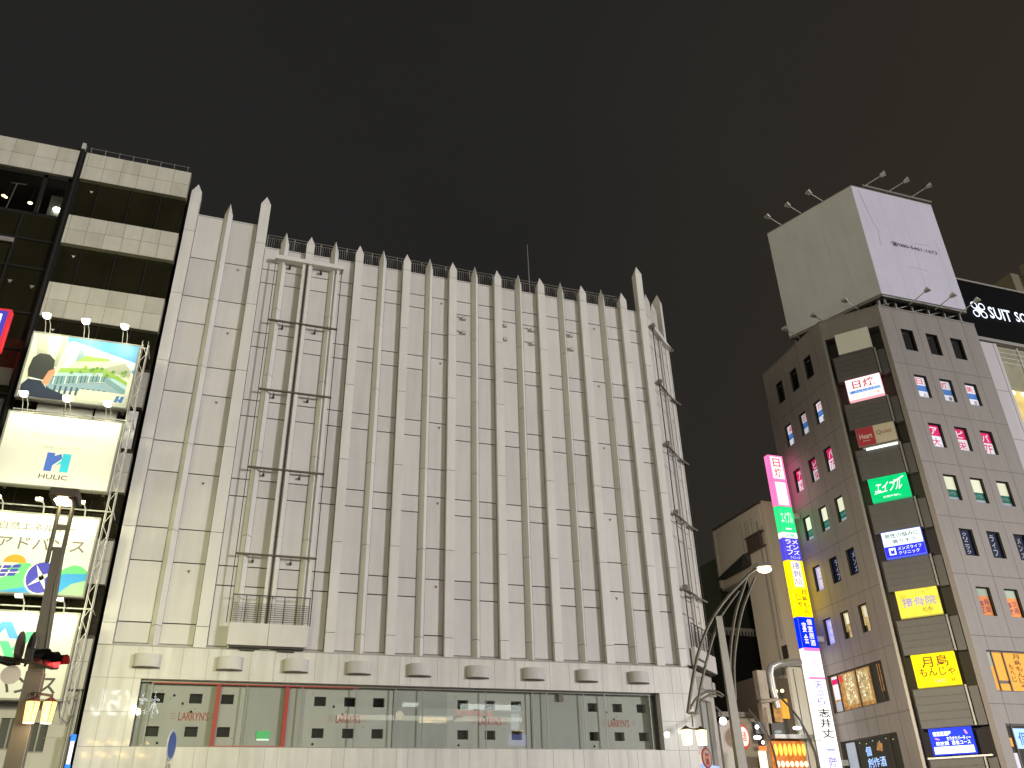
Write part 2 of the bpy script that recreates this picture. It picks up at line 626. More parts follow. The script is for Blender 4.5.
fr = MB()
fr.wall(FM, -4.79, 23.1, 0, 9.285, [(-2.87, 21.28, 5.33, 7.97)], 0.42, 0.0, 0, 0)
fr.wall(FS, 0.0, 3.98, 0, 9.285, [(0.95, 3.35, 4.6, 7.95)], 0.3, 0.0, 0, 0)
fr.face([(-4.79, 39.6, 0), (-4.79, 40.0, 0), (-4.79, 40.0, 9.285), (-4.79, 39.6, 9.285)], 0)
fr.face([FS(3.98, 0, 0), FS(3.98, -.5, 0), FS(3.98, -.5, 9.285), FS(3.98, 0, 9.285)], 0)
fr.rect(-4.79, 23.1, 39.6, 39.95, 9.286, 0, lambda a, b, c: Vector((a, c, b)))
fr.build('frieze', M['frieze'], store)

jl = MB()
x = -4.79 + 0.62
k = 0
while x < 23.0:
    inside = -2.87 < x < 21.28
    if inside:
        jl.box(x - .007, x + .007, 0, .003, 7.98, 9.28, 0, FM)
        jl.box(x - .007, x + .007, 0, .003, 0.1, 5.32, 0, FM)
    else:
        jl.box(x - .007, x + .007, 0, .003, 0.1, 9.28, 0, FM)
    x += (1.02, 0.52, 1.26)[k % 3]
    k += 1
for z in (7.97, 6.65, 5.33, 4.0):
    jl.box(-4.78, -2.88, 0.0005, .0035, z - .008, z + .008, 0, FM)
    jl.box(21.29, 23.09, 0.0005, .0035, z - .008, z + .008, 0, FM)
jl.box(-4.79, 23.1, 0.0, .004, 9.262, 9.282, 0, FM)
jl.box(-2.8, 21.2, 0.0005, .0035, 4.0, 4.014, 0, FM)
jl.build('stone_joints', M['joint_soft'], store)

for i in range(1, 18, 2):                         # half-round vent covers under the ribs
    xc = FX[i] + (-0.1 if i == 1 else 0)
    mb = MB()
    n = 14
    arc = [(xc + 0.54 * math.cos(math.pi * k / n), 0.40 * math.sin(math.pi * k / n) ** 0.8) for k in range(n + 1)]
    mb.prism(arc, 8.40, 8.93, 0, FM, True, True)
    mb.prism([(xc + (p[0] - xc) * 1.03, p[1] * 1.03) for p in arc], 8.375, 8.40, 1, FM)
    mb.build('vent_hood', [M['hood'], M['metal_brown']], store)

tri_spots = [(0.5 * (FX[1] + FX[2]), z) for z in (29.4, 25.32, 21.24, 16.9, 12.65)] + [(9.75, z) for z in (29.41, 25.35, 21.33, 17.01, 12.67)] + [(19.5, z) for z in (29.41, 25.35, 21.3, 17.0, 12.67)]
for x, z in tri_spots:                             # fire access marks
    mb = MB()
    mb.slab([(x - .085, z + .065), (x + .085, z + .065), (x, z - .085)], -0.297, -0.29, 0, FM)
    mb.build('fire_access_mark', M['mark'], store)
for x, zz in ((11.08, (28.58, 27.6)), (13.62, (28.56, 27.6)), (15.34, (28.54, 27.58)), (17.85, (28.6, 27.62))):
    for z in zz:
        mb = MB()
        mb.box(x - .1, x + .12, -0.3, -0.12, z - .1, z + .12, 0, FM)
        mb.tube([FM(x, -.3, z), FM(x - .35, -0.22, z + .12), FM(x - .5, -.26, z + .1)], .028, 6)
        mb.build('wall_floodlight', M['metal_light'], store)

# rails of the window cleaning hoist, in front of the third to fifth fins and on the turned corner
def hoist(F, a0, a1, slot, gz0, cap_a1, tail=()):
    mb = MB()
    for a in (a0, a1):
        mb.box(a - .02, a + .02, 0.08, 0.13, 10.4, 30.4, 0, F)
    mb.box(slot - .042, slot + .042, 0.01, 0.05, 10.4, 30.3, 0, F)
    for z in (26.34, 22.15, 17.85, 13.55):
        mb.box(a0 - .02, a1 + .04, 0.02, 0.12, z - .042, z + .042, 1, F)
        for a in (a0 + .78, a0 + 2.5):
            if a < a1:
                mb.box(a - .05, a + .05, -.3, -.14, z - .3, z - .18, 0, F)
                mb.tube([F(a, -.2, z - .26), F(a, 0.05, z - .05)], .014, 5, 0)
    for a in (a0 + .78, a0 + 2.5):
        if a < a1:
            mb.box(a - .06, a + .06, -.3, -.1, 30.0, 30.17, 0, F)
    mb.build('hoist_rail', [M['metal_dark'], M['metal_brown']], store)
    cap = MB()
    cap.box(a0 - .05, cap_a1, -0.25, 0.22, 30.3, 30.55, 0, F)
    for s_ in (-1, 1):
        cap.box(slot + s_ * .17 - .075, slot + s_ * .17 + .075, 0.0, 0.06, 10.4, 30.3, 0, F)
    cap.box(a1 - .25, a1 - .12, 0.0, 0.05, 10.4, 30.3, 0, F)
    cap.build('hoist_jamb', M['fin'], store)


hoist(FM, 0.2, 3.82, 1.9, 10.4, 3.92)
hoist(FS, 0.75, 4.15, 2.35, 10.4, 4.25)
for z in (30.45, 26.35, 22.15, 17.85, 13.55):      # bracket arms standing out at the corner
    mb = MB()
    mb.box(0.35, 0.8, 0.0, 0.25, z - .16, z - .08, 0, FS)
    mb.box(0.55, 0.75, 0.05, 0.32, z - .08, z + .12, 0, FS)
    mb.tube([FS(1.0, .1, z - .4), FS(2.3, .2, z - .2)], .05, 6)
    mb.tube([FS(2.5, .1, z - .1), FS(4.2, .3, z - .1)], .05, 6)
    mb.build('hoist_bracket', M['metal_grey'], store)


def balcony(F, a0, a1, z0, z1, out, rail):
    mb = MB()
    mid = (a0 + a1) / 2
    mb.box(a0, mid - .008, 0.04, out, z0, z1, 0, F)
    mb.box(mid + .008, a1, 0.04, out, z0, z1, 0, F)
    mb.box(a0 + .1, a1 - .1, -0.1, out - .06, z0 - .09, z0, 1, F)
    mb.box(a0 + .6, a0 + 1.2, 0.02, out - .2, z0 - .2, z0 - .09, 1, F)
    mb.box(a1 - 1.2, a1 - .5, 0.02, out - .2, z0 - .2, z0 - .09, 1, F)
    o = mb.build('hoist_balcony', [stone('hoist_paint', (.56, .54, .51), .5, .1, .05, .8), M['metal_dark']], store, 0.01)
    rl = MB()
    for k in range(9):
        z = z1 + 0.1 + k * 0.095
        rl.box(a0 + .02, a1 - .02, out - .06, out - .04, z, z + .018, 0, F)
        rl.box(a0 + .02, a0 + .04, .1, out - .06, z, z + .018, 0, F)
        rl.box(a1 - .04, a1 - .02, .1, out - .06, z, z + .018, 0, F)
    rl.box(a0, a1, out - .07, out - .03, z1 + 1.22, z1 + 1.26, 0, F)
    for k in range(7):
        a = a0 + .03 + (a1 - a0 - .06) * k / 6
        rl.box(a - .018, a + .018, out - .07, out - .035, z1, z1 + 1.25, 0, F)
    rl.build('railing', M['metal_dark'], o)
    return o


balcony(FM, 0.33, 3.74, 9.42, 10.38, 0.32, True)
balcony(FS, 0.75, 4.45, 9.5, 10.42, 0.26, True)
vb = MB()
vb.box(1.1, 1.9, 0, .35, 8.35, 8.95, 0, FS)
vb.box(2.1, 2.8, 0, .3, 8.45, 9.0, 0, FS)
vb.box(3.0, 3.5, 0, .3, 8.2, 8.9, 0, FS)
vb.build('vent_box', M['metal_light'], store)
mb = MB()
mb.rect(0.95, 3.35, 4.6, 7.95, -0.28, 0, FS)
for a in (1.0, 2.15, 3.3):
    mb.box(a - .05, a + .05, -0.27, -.2, 4.6, 7.95, 1, FS)
mb.build('corner_window', [M['showwall_b'], M['metal_grey']], store)
for a in (4.22, 4.5):
    mb = MB()
    mb.tube([FS(a, -.3, 0), FS(a, -.3, 30.3)], .10, 8)
    mb.build('drain_pipe', M['metal_dark'], store)

rl = MB()                                         # roof railing with close uprights
for z in (32.32, 32.5):
    rl.box(-0.4, 21.6, 40.35, 40.38, z, z + .03)
rl.box(-0.4, 21.6, 40.35, 40.38, 31.42, 31.46)
x = -0.4
k = 0
while x < 21.6:
    w = .03 if k % 12 == 0 else .011
    rl.box(x - w, x + w, 40.352, 40.376, 31.0, 32.5 if k % 12 == 0 else 32.3)
    x += 0.125
    k += 1
rl.box(-0.9, 3.0, 40.9, 41.0, 31.0, 31.9)
rl.build('roof_railing', M['metal_grey'], store)
mb = MB()
mb.tube([(15.95, 41.5, 31), (15.93, 41.5, 34.2), (15.9, 41.5, 36.4)], .05, 6, 0, .02)
mb.build('antenna_mast', M['metal_grey'], store)

# show window
sw = MB()
YB = 0.42                                          # back of the reveal
sw.box(-2.86, 21.27, -YB - .03, -YB + .03, 5.33, 5.40, 0, FM)
sw.box(-2.86, 21.27, -YB - .03, -YB + .03, 7.90, 7.97, 0, FM)
for a in (-2.4, 1.45, 3.82, 6.2, 8.0, 9.27, 12.31, 14.67, 15.39, 17.33, 18.45, 20.9):
    sw.box(a - .022, a + .022, -YB - .03, -YB + .01, 5.40, 7.90, 0, FM)
sw_o = sw.build('show_window', M['metal_grey'], store)
mb = MB()
mb.rect(-2.86, 21.27, 5.40, 7.90, -YB, 0, FM)
mb.build('glass_pane', M['glass_show'], sw_o)
bk = MB()
holes = []
groups = [(-2.42, 1.45, (-2.15, -0.61, 0.69)), (3.9, 7.97, (4.655, 5.985, 7.295)), (10.5, 14.67, (11.275, 12.6, 13.925)), (17.33, 21.2, (17.916, 19.255, 20.58))]
D = -0.75
for g0, g1, xs in groups:
    hs = [(x - .26, x + .26, z - .2, z + .2) for x in xs for z in (7.32, 6.0)]
    bk.wall(FM, g0, g1, 5.36, 7.95, hs, 0.3, D, 3 if g0 > 20 else 0)
    for h in hs:
        bk.rect(h[0], h[1], h[2], h[3], D - .3, 1, FM)
    for k in range(12):
        z = 5.55 + 2.2 * ((k * 0.618) % 1)
        xx = g0 + .2 + (g1 - g0 - .4) * ((k * 0.37 + .1) % 1)
        if all(not (h[0] - .1 < xx < h[1] + .1 and h[2] - .1 < z < h[3] + .1) for h in hs):
            bk.disc(FM, xx, z, .035 if k % 3 else .055, D + .002, D + .01, 1 if k % 3 == 0 else 4, 10)
for a0, a1 in ((1.45, 3.9), (7.97, 10.5), (14.67, 17.33)):
    bk.rect(a0, a1, 5.36, 7.95, D + .05, 2, FM)
bk.rect(20.35, 21.2, 5.36, 7.95, D + .012, 3, FM) if False else None
bk.rect(-2.86, 21.27, 5.36, 5.36, D, 2, FM) if False else None
bk.face([FM(-2.86, -YB, 5.36), FM(21.27, -YB, 5.36), FM(21.27, D, 5.36), FM(-2.86, D, 5.36)], 2)
bk.face([FM(-2.86, -YB, 7.95), FM(21.27, -YB, 7.95), FM(21.27, D, 7.95), FM(-2.86, D, 7.95)], 2)
bk.rect(-2.86, -2.42, 5.36, 7.95, D + .04, 2, FM)
bk.build('display_panel', [M['showwall'], M['black'], M['showwall_b'], M['showwall_w'], M['metal_grey']], sw_o)
rf = MB()
for a in (0.28, 3.17):
    rf.box(a - .085, a + .085, D + .06, -YB - .06, 5.38, 7.9, 0, FM)
rf.box(-2.4, 6.3, -YB - .05, -YB + .02, 7.86, 7.93, 0, FM)
rf.box(0.28, 3.2, -YB - .05, -YB + .02, 5.39, 5.43, 0, FM)
rf.build('red_frame', M['red'], sw_o)
lt = MB()
for a0, a1 in ((-1.2, 0.02), (5.4, 6.5), (12.05, 13.15), (18.68, 19.83)):
    lt.text("LARRYN'S", FM, a0, a1, 6.43, 6.78, D + .012, 0)
    for k in range(3):
        lt.box(a0 - .32, a0 - .12, D + .002, D + .01, 6.5 + k * .1, 6.515 + k * .1, 0, FM)
        lt.box(a1 + .12, a1 + .32, D + .002, D + .01, 6.5 + k * .1, 6.515 + k * .1, 0, FM)
lt.build('lettering', M['red_text'], sw_o)
mb = MB()
mb.box(2.05, 2.62, D + .07, D + .09, 5.75, 6.05, 0, FM)
mb.box(2.08, 2.59, D + .09, D + .094, 5.67, 5.74, 1, FM)
mb.build('exit_light', [lit('exit_green', (0.12, 0.6, 0.2), 0.32), lit('exit_white', (0.8, 1, 0.85), 0.6)], sw_o)
mb = MB()
mb.box(16.05, 16.3, D + .08, -YB - .1, 7.55, 7.88, 0, FM)
mb.build('security_camera', M['metal_brown'], sw_o)

# ================================================================== tiled office building on the left
office = thing('office_building', 'office building of beige tiled bands and dark window strips, left of the store', 'building', (-9.0, 39.3, 0))
FL = Frame((0, 39.3), (1, 0))
XR0, XR1 = -10.33, -4.96
XL0, XL1 = -24.0, -10.66
bands = [(33.22, 35.06), (28.93, 30.75), (24.5, 26.5), (20.22, 22.2), (15.9, 17.85), (11.7, 13.72), (7.47, 9.55)]


def tiled(a0, a1, z0, z1, tw=0.87):
    mb = MB()
    mb.box(a0, a1, -.45, -.012, z0, z1, 1, FL)
    zm = (z0 + z1) / 2
    a = a1
    while a > a0 + .05:
        b = max(a0, a - tw)
        for q0, q1 in ((z0, zm), (zm, z1)):
            mb.box(b + .011, a - .011, -.012, rnd.uniform(-.002, .002), q0 + .011, q1 - .011, rnd.choice((0, 0, 0, 2, 3)), FL)
        a = b
    return mb.build('tile_band', [M['tile'], M['tile_joint'], M['tile_b'], M['tile_c']], office)


for z0, z1 in bands:
    tiled(XR0, XR1, z0, z1)
tiled(XL0, XL1, 33.2, 35.08, 1.02)
ob = MB()
ob.box(XL0, XR1, 39.85, 60, 0, 30.4)
ob.box(XL0, XR1, 43.5, 60, 30.4, 34.9)
ob.box(XL0, XR1, 39.85, 43.6, 33.4, 34.9)
ob.box(XL0, XL0 + .2, 39.85, 60, 30.4, 34.9)
ob.box(XL1 + .05, XL1 + .3, 39.85, 43.5, 30.4, 34.9)
ob.box(-10.8, XR1, 40.3, 43.5, 30.4, 33.4)
ob.box(XL0, -10.4, 39.4, 40.3, 34.9, 35.3)
ob.build('building_body', M['dark_clad'], office)
for (z0, z1) in [(30.75, 33.22), (26.5, 28.93), (22.2, 24.5), (17.85, 20.22), (13.72, 15.9), (9.55, 11.7)]:
    mb = MB()
    mb.rect(XR0, XR1, z0, z1, -.3, 0, FL)
    for a in (XR0 + 1.0, XR0 + 2.6, XR0 + 4.1):
        mb.box(a - .03, a + .03, -.3, -.24, z0, z1, 1, FL)
    mb.box(XR0, XR1, -.3, -.22, z0, z0 + .08, 1, FL)
    mb.box(XR0 + .05, XR0 + .95, -.33, -.305, z0, z1, 2, FL)
    if z0 > 20:
        mb.slab([(XR0 + .58, z1 - .5), (XR0 + .76, z1 - .5), (XR0 + .67, z1 - .63)], -.295, -.29, 3, FL)
    mb.build('window_strip', [M['glass_dark'], M['sash'], stone('blind_olive', (.035, .028, .012), .5, .1, .1, .6), M['hood']], office)
# corner room with its lights on, upper left
rm = MB()
rm.rect(XL0, XL1, 30.6, 33.2, 43.45 - 39.3, 0, lambda a, b, c: Vector((a, 39.3 + b, c)))
rm.face([(XL0, 39.7, 30.55), (XL1, 39.7, 30.55), (XL1, 43.4, 30.55), (XL0, 43.4, 30.55)], 0)
rm.face([(XL0, 39.7, 33.2), (XL1, 39.7, 33.2), (XL1, 43.4, 33.2), (XL0, 43.4, 33.2)], 0)
rm.build('lit_room', M['room_dark'], office)
wn = MB()
for a in (XL1 - 1.25, XL1 - 3.6, XL1 - 6.0, XL1 - .1):
    wn.box(a - .09, a + .09, -.32, -.2, 30.55, 33.2, 0, FL)
wn.box(XL0, XL1, -.32, -.2, 30.45, 30.62, 0, FL)
wn.box(XL0, XL1, -.32, -.2, 33.0, 33.2, 0, FL)
wn_o = wn.build('window_strip', M['sash'], office)
mb = MB()
mb.rect(XL0, XL1, 30.6, 33.05, -.27, 0, FL)
mb.build('glass_pane', M['glass_clear'], wn_o)
for (x, y, z, r, c, s_) in ((-11.2, 40.3, 31.65, .17, (1, 1, .95), 9), (-12.6, 40.6, 32.0, .10, (1, .80, .45), 5), (-13.7, 40.4, 31.95, .07, (1, .80, .45), 6), (-14.0, 40.9, 32.4, .09, (1, .75, .4), 4), (-11.0, 40.6, 32.3, .06, (1, 1, .95), 3)):
    mb = MB()
    mb.ball((x, y, z), r, 0, 10, (1.2, 1, .7))
    mb.tube([(x, y, z), (x + .02, y, 33.1)], .012, 5, 1)
    lo = mb.build('ceiling_light', [lit('room_lamp', c, s_), M['metal_dark']], office)
mb = MB()
mb.tube([(-13.5, 40.2, 30.6), (-13.35, 40.2, 32.8)], .03, 6)
mb.tube([(-13.6, 40.2, 32.8), (-12.9, 40.2, 32.85)], .03, 6)
mb.box(-13.2, -11.8, 40.5, 41.2, 30.6, 31.0)
mb.box(-11.65, -10.9, 40.4, 40.45, 30.8, 32.6)
mb.build('room_fitting', M['metal_grey'], office)
dk = MB()
dk.rect(XL0, XL1, 0, 30.45, -.2, 0, FL)
for z in (28.9, 27.2, 24.6, 22.6, 20.2, 17.8, 15.9):
    dk.box(XL0, XL1, -.2, -.12, z - .06, z + .06, 1, FL)
for a in (-12.4, -14.6, -16.8):
    dk.box(a - .05, a + .05, -.2, -.1, 7, 30.4, 1, FL)
dk.box(-14.5, -12.4, -.12, -.02, 28.5, 28.75, 2, FL)
for x, z in ((-12.05, 26.3), (-11.05, 26.15)):
    dk.slab([(x - .12, z + .08), (x + .12, z + .08), (x, z - .12)], -.195, -.19, 2, FL)
dk.box(-13.4, -10.75, -.2, -.08, 20.6, 21.5, 3, FL)
dk.box(-13.4, -10.75, -.2, -.08, 18.8, 19.9, 3, FL)
dk.build('dark_facade', [M['glass_dark'], M['sash'], M['clad'], M['louver']], office)
mb = MB()
mb.box(XL1, XR0, -.35, -.05, 9, 35.1, 0, FL)
mb.tube([FL(-10.5, .06, 9), FL(-10.5, .06, 35.2)], .09, 8)
mb.box(-10.6, -10.42, 39.1, 39.35, 35.1, 35.5, 1)
mb.build('drain_pipe', [M['sash'], M['metal_light']], office)
rl = MB()
for z in (35.5, 35.9):
    rl.tube([(-10.4, 39.9, z), (-5.2, 39.9, z)], .018, 5)
for k in range(8):
    rl.tube([(-10.3 + k * .72, 39.9, 35.0), (-10.3 + k * .72, 39.9, 35.95)], .02, 5)
rl.box(-8.4, -6.7, 39.8, 40.0, 35.3, 35.42)
rl.build('roof_railing', M['metal_grey'], office)
lw = MB()
hs = [(-9.5, -7.95, 5.15, 6.45), (-7.6, -6.95, 5.15, 6.3), (-6.55, -5.9, 5.05, 6.15)]
lw.wall(FL, XL0, XR1, 0, 7.47, hs, .18, 0.05, 0)
for z in (5.6, 4.4, 6.9):
    lw.box(-6.0, XR1, 0.05, .053, z - .008, z + .008, 1, FL)
lw.build('lower_wall', [M['palewall'], M['joint_soft']], office)
for h in hs:
    mb = MB()
    mb.rect(h[0], h[1], h[2], h[3], -.12, 0, FL)
    mb.box(h[0], h[1], -.12, -.02, h[2], h[2] + .06, 1, FL)
    mb.box((h[0] + h[1]) / 2 - .03, (h[0] + h[1]) / 2 + .03, -.12, -.06, h[2], h[3], 1, FL)
    mb.build('window', [plain('grey_glass', (0.05, 0.055, 0.04), .12), M['metal_grey']], office)
mb = MB()
for z0, z1 in ((18.0, 19.93),):
    mb.box(-5.5, -5.06, 0.0, .12, z0, z1, 0, FL)
    mb.box(-5.5, -5.06, 0.12, .125, z0, z0 + .7, 1, FL)
    mb.slab([(-5.36, 19.45), (-5.16, 19.45), (-5.26, 19.27)], .121, .13, 2, FL)
mb.build('access_hatch', [stone('hatch_paint', (.62, .62, .60), .5, .1, .05, .8), M['hood'], M['black']], office)
for z in (22.2, 17.9, 13.7, 9.5, 7.4):
    mb = MB()
    mb.box(-5.45, XR1, 0.0, .1, z - .07, z + .02, 0, FL)
    mb.build('band_edge', M['metal_dark'], office)
mb = MB()
mb.tube([FL(-5.03, .12, 0.3), FL(-5.03, .12, 7.4)], .035, 6)
mb.tube([FL(-5.15, .14, 4.0), FL(-5.15, .14, 7.2)], .05, 6)
mb.tube([(-5.6, 38.4, 6.9), (-5.5, 38.7, 6.3), (-5.25, 39.0, 6.1), (-5.05, 39.15, 6.5), (-5.0, 39.2, 7.1)], .02, 5)
mb.build('conduit', M['metal_grey'], office)

# ================================================================== the four billboards on the office wall
FB = Frame((0, 38.0), (1, 0))
flood_white = lit('flood_lens', (1.0, 1.0, 0.92), 14)


def billboard(label, x0, x1, z0, z1, lamps, on, mats, draw, power, cold=(1.0, 1.0, 0.74), hook=False):
    t = thing('billboard', label, 'billboard', ((x0 + x1) / 2, 38.1, z0), 'billboards stacked on the office wall')
    mb = MB()
    mb.box(x0, x1, -.28, -.012, z0, z1, 0, FB)
    for a in (x0 + .3, (x0 + x1) / 2, x1 - .3):
        mb.box(a - .05, a + .05, -1.3, -.28, z0 + .2, z0 + .3, 0, FB)
        mb.box(a - .05, a + .05, -1.3, -.28, z1 - .3, z1 - .2, 0, FB)
    mb.build('backing', M['metal_grey'], t)
    fr_ = MB()
    fr_.box(x0 - .05, x0, -.28, .03, z0 - .05, z1 + .05, 0, FB)
    fr_.box(x1, x1 + .05, -.28, .03, z0 - .05, z1 + .05, 0, FB)
    fr_.box(x0, x1, -.28, .03, z0 - .05, z0, 0, FB)
    fr_.box(x0, x1, -.28, .03, z1, z1 + .05, 0, FB)
    fr_.build('frame', M['metal_grey'], t)
    f = MB()
    draw(f)
    f.build('face', mats, t)
    for x, z in lamps:
        h = MB()
        if hook:
            h.tube([FB(x, -.1, z1), FB(x, .1, z1 + .35), FB(x - .05, .45, z + .12), FB(x - .1, .8, z + .05)], .03, 6, 0)
            h.box(x - .22, x + .04, .7, .95, z - .06, z + .06, 0, FB)
        else:
            for s_ in (-.1, .1):
                h.tube([FB(x + s_, -.1, z1), FB(x + s_, .2, z - .12), FB(x + s_ * .8, .72, z)], .018, 5, 0)
            h.box(x - .17, x + .17, .7, .92, z - .05, z + .1, 0, FB)
            h.ball(FB(x, .8, z - .03), .16, 1, 10, (1, .8, .6))
        ho = h.build('floodlight', [M['metal_light'], flood_white], t)
        lamp_light('flood_beam', t, FB(x, .95 if not hook else 1.0, z - .2), power, cold, 'SPOT', .1, FB(x, 0, z0 + (z1 - z0) * .42), 2.95)
        lamp_light('flood_spill', t, FB(x, 1.05, z - .02), 105, (1.0, 1.0, .54), 'POINT', .1)
    return t


def pm(name, c):
    return plain(name, c, .5)


def draw_green(f):
    x0, x1, z0, z1 = -9.95, -5.47, 19.5, 22.78
    W, H = x1 - x0, z1 - z0
    lay = [0]

    def P(pts, m):
        lay[0] += 1
        f.poly([(x0 + W * u, z0 + H * v) for u, v in pts], -.010 + lay[0] * .0006, m, FB)
    P([(0, 0), (1, 0), (1, 1), (0, 1)], 0)
    P([(.25, .62), (1, .55), (1, 1), (.32, 1)], 1)
    P([(.3, .8), (.55, .7), (.8, .62), (1, .6), (1, .72), (.62, .86), (.36, .95)], 2)
    P([(0, .3), (.35, .3), (.38, .75), (.3, 1), (0, 1)], 3)
    P([(.10, .45), (.18, .5), (.14, 1), (.02, 1)], 4)
    P([(.24, .5), (.28, .5), (.32, .95), (.27, 1)], 4)
    P([(.33, .42), (.42, .42), (.45, .86), (.36, .86)], 5)
    P([(.42, .42), (.5, .5), (.51, .74), (.45, .86)], 6)
    P([(.42, .56), (.74, .62), (.75, .73), (.52, .74), (.44, .62)], 7)
    P([(.38, .48), (.7, .5), (.98, .44), (.98, .6), (.86, .72), (.42, .62)], 8)
    P([(.72, .58), (.9, .7), (.97, .58), (.97, .48), (.75, .52)], 4)
    P([(.3, .42), (.72, .5), (.96, .34), (.96, .4), (.72, .57), (.32, .5)], 7)
    P([(.3, .36), (.72, .46), (.96, .27), (.96, .34), (.72, .5), (.3, .42)], 9)
    P([(.25, .22), (.74, .36), (.96, .17), (.96, .27), (.74, .45), (.27, .36)], 10)
    for k in range(14):
        u = .28 + k * .035
        s = .22 + (u - .25) * .285
        P([(u, s), (u + .008, s), (u + .01, s + .12), (u + .002, s + .12)], 11 if k % 3 else 5)
    P([(.2, .12), (.74, .2), (.96, .05), (.96, .17), (.74, .35), (.25, .22)], 6)
    for k in range(10):
        u = .3 + k * .05
        P([(u, .1), (u + .02, .1), (u + .025, .22), (u + .005, .22)], 11)
    for k in range(26):
        u = .34 + .58 * rnd.random()
        v = .44 + .14 * rnd.random() - abs(u - .7) * .1
        P([(u, v), (u + .03, v - .01), (u + .04, v + .03), (u + .012, v + .045)], 7 if k % 2 else 12)
    # man seen from behind
    P([(0.02, 0), (.44, 0), (.40, .09), (.26, .16), (.18, .26), (.06, .27), (.01, .17)], 13)
    P([(.06, .27), (.18, .26), (.24, .15), (.23, .19), (.17, .30), (.07, .31)], 5)
    P([(.19, .22), (.24, .20), (.28, .40), (.27, .48), (.2, .46)], 14)
    P([(.05, .30), (.19, .27), (.22, .42), (.26, .46), (.25, .60), (.19, .68), (.10, .68), (.05, .60), (.035, .42)], 15)
    P([(.52, .02), (.985, .02), (.985, .2), (.54, .2)], 8)
    lay[0] += 1
    f.text('ひろがる緑のオフィス', FB, x0 + W * .56, x0 + W * .82, z0 + H * .1, z0 + H * .16, .012, 4)
    P([(.875, .06), (.905, .06), (.92, .16), (.89, .16)], 16)
    P([(.915, .06), (.95, .06), (.965, .16), (.935, .16)], 16)
    P([(.89, .10), (.95, .12), (.95, .09), (.89, .085)], 16)


billboard('billboard picture of a terraced green office and a man from behind, topmost', -9.97, -5.45, 19.47, 22.80,
          [(-9.456, 23.28), (-7.817, 23.27), (-6.148, 23.28)], True,
          [pm('art_cream', (.70, .74, .62)), pm('art_blue', (.10, .33, .72)), pm('art_cloud', (.55, .72, .82)), pm('art_pale', (.70, .74, .58)), pm('art_grey', (.40, .42, .34)),
           pm('art_white', (.80, .82, .76)), pm('art_steel', (.25, .36, .45)), pm('art_green', (.30, .48, .10)), pm('art_stone', (.62, .63, .52)), pm('art_sky', (.40, .58, .65)),
           pm('art_glass', (.18, .32, .36)), pm('art_dark', (.05, .09, .15)), pm('art_leaf', (.14, .30, .06)), pm('art_suit', (.025, .035, .07)), pm('art_skin', (.62, .30, .18)),
           pm('art_hair', (.04, .045, .045)), pm('art_navy', (.05, .16, .42))], draw_green, 26)


def draw_logo(f):
    x0, x1, z0, z1 = -10.0, -5.5, 15.42, 18.7
    f.rect(x0, x1, z0, z1, -.010, 0, FB)
    a, c = -8.15, 16.10
    f.poly([(a, c), (a + .30, c), (a + .30, c + .28), (a + .62, c + .62), (a + .55, c + .84), (a + .30, c + .72), (a + .30, c + .86), (a, c + .86)], -.006, 1, FB)
    f.poly([(a + .40, c + .25), (a + .62, c + .40), (a + .62, c), (a + .95, c), (a + .95, c + .86), (a + .62, c + .86), (a + .62, c + .55)], -.005, 2, FB)
    f.text('HULIC', FB, a - .12, a + 1.0, c - .36, c - .14, -.006, 3)
    f.text('都心のくらしをささえる', FB, -8.95, -6.55, 17.6, 17.85, -.006, 4)
    f.text('不動産のよろこびを', FB, -8.5, -6.9, 17.12, 17.28, -.006, 4)


billboard('cream billboard with a blue and turquoise letter emblem, second from the top', -10.02, -5.48, 15.4, 18.72,
          [(-9.474, 19.22), (-7.774, 19.22), (-6.108, 19.21)], True,
          [M['board'], pm('logo_blue', (.06, .14, .55)), pm('logo_cyan', (.03, .50, .68)), pm('logo_text', (.08, .06, .06)), pm('faint_text', (.52, .55, .46))], draw_logo, 16, (1.0, 1.0, .68))


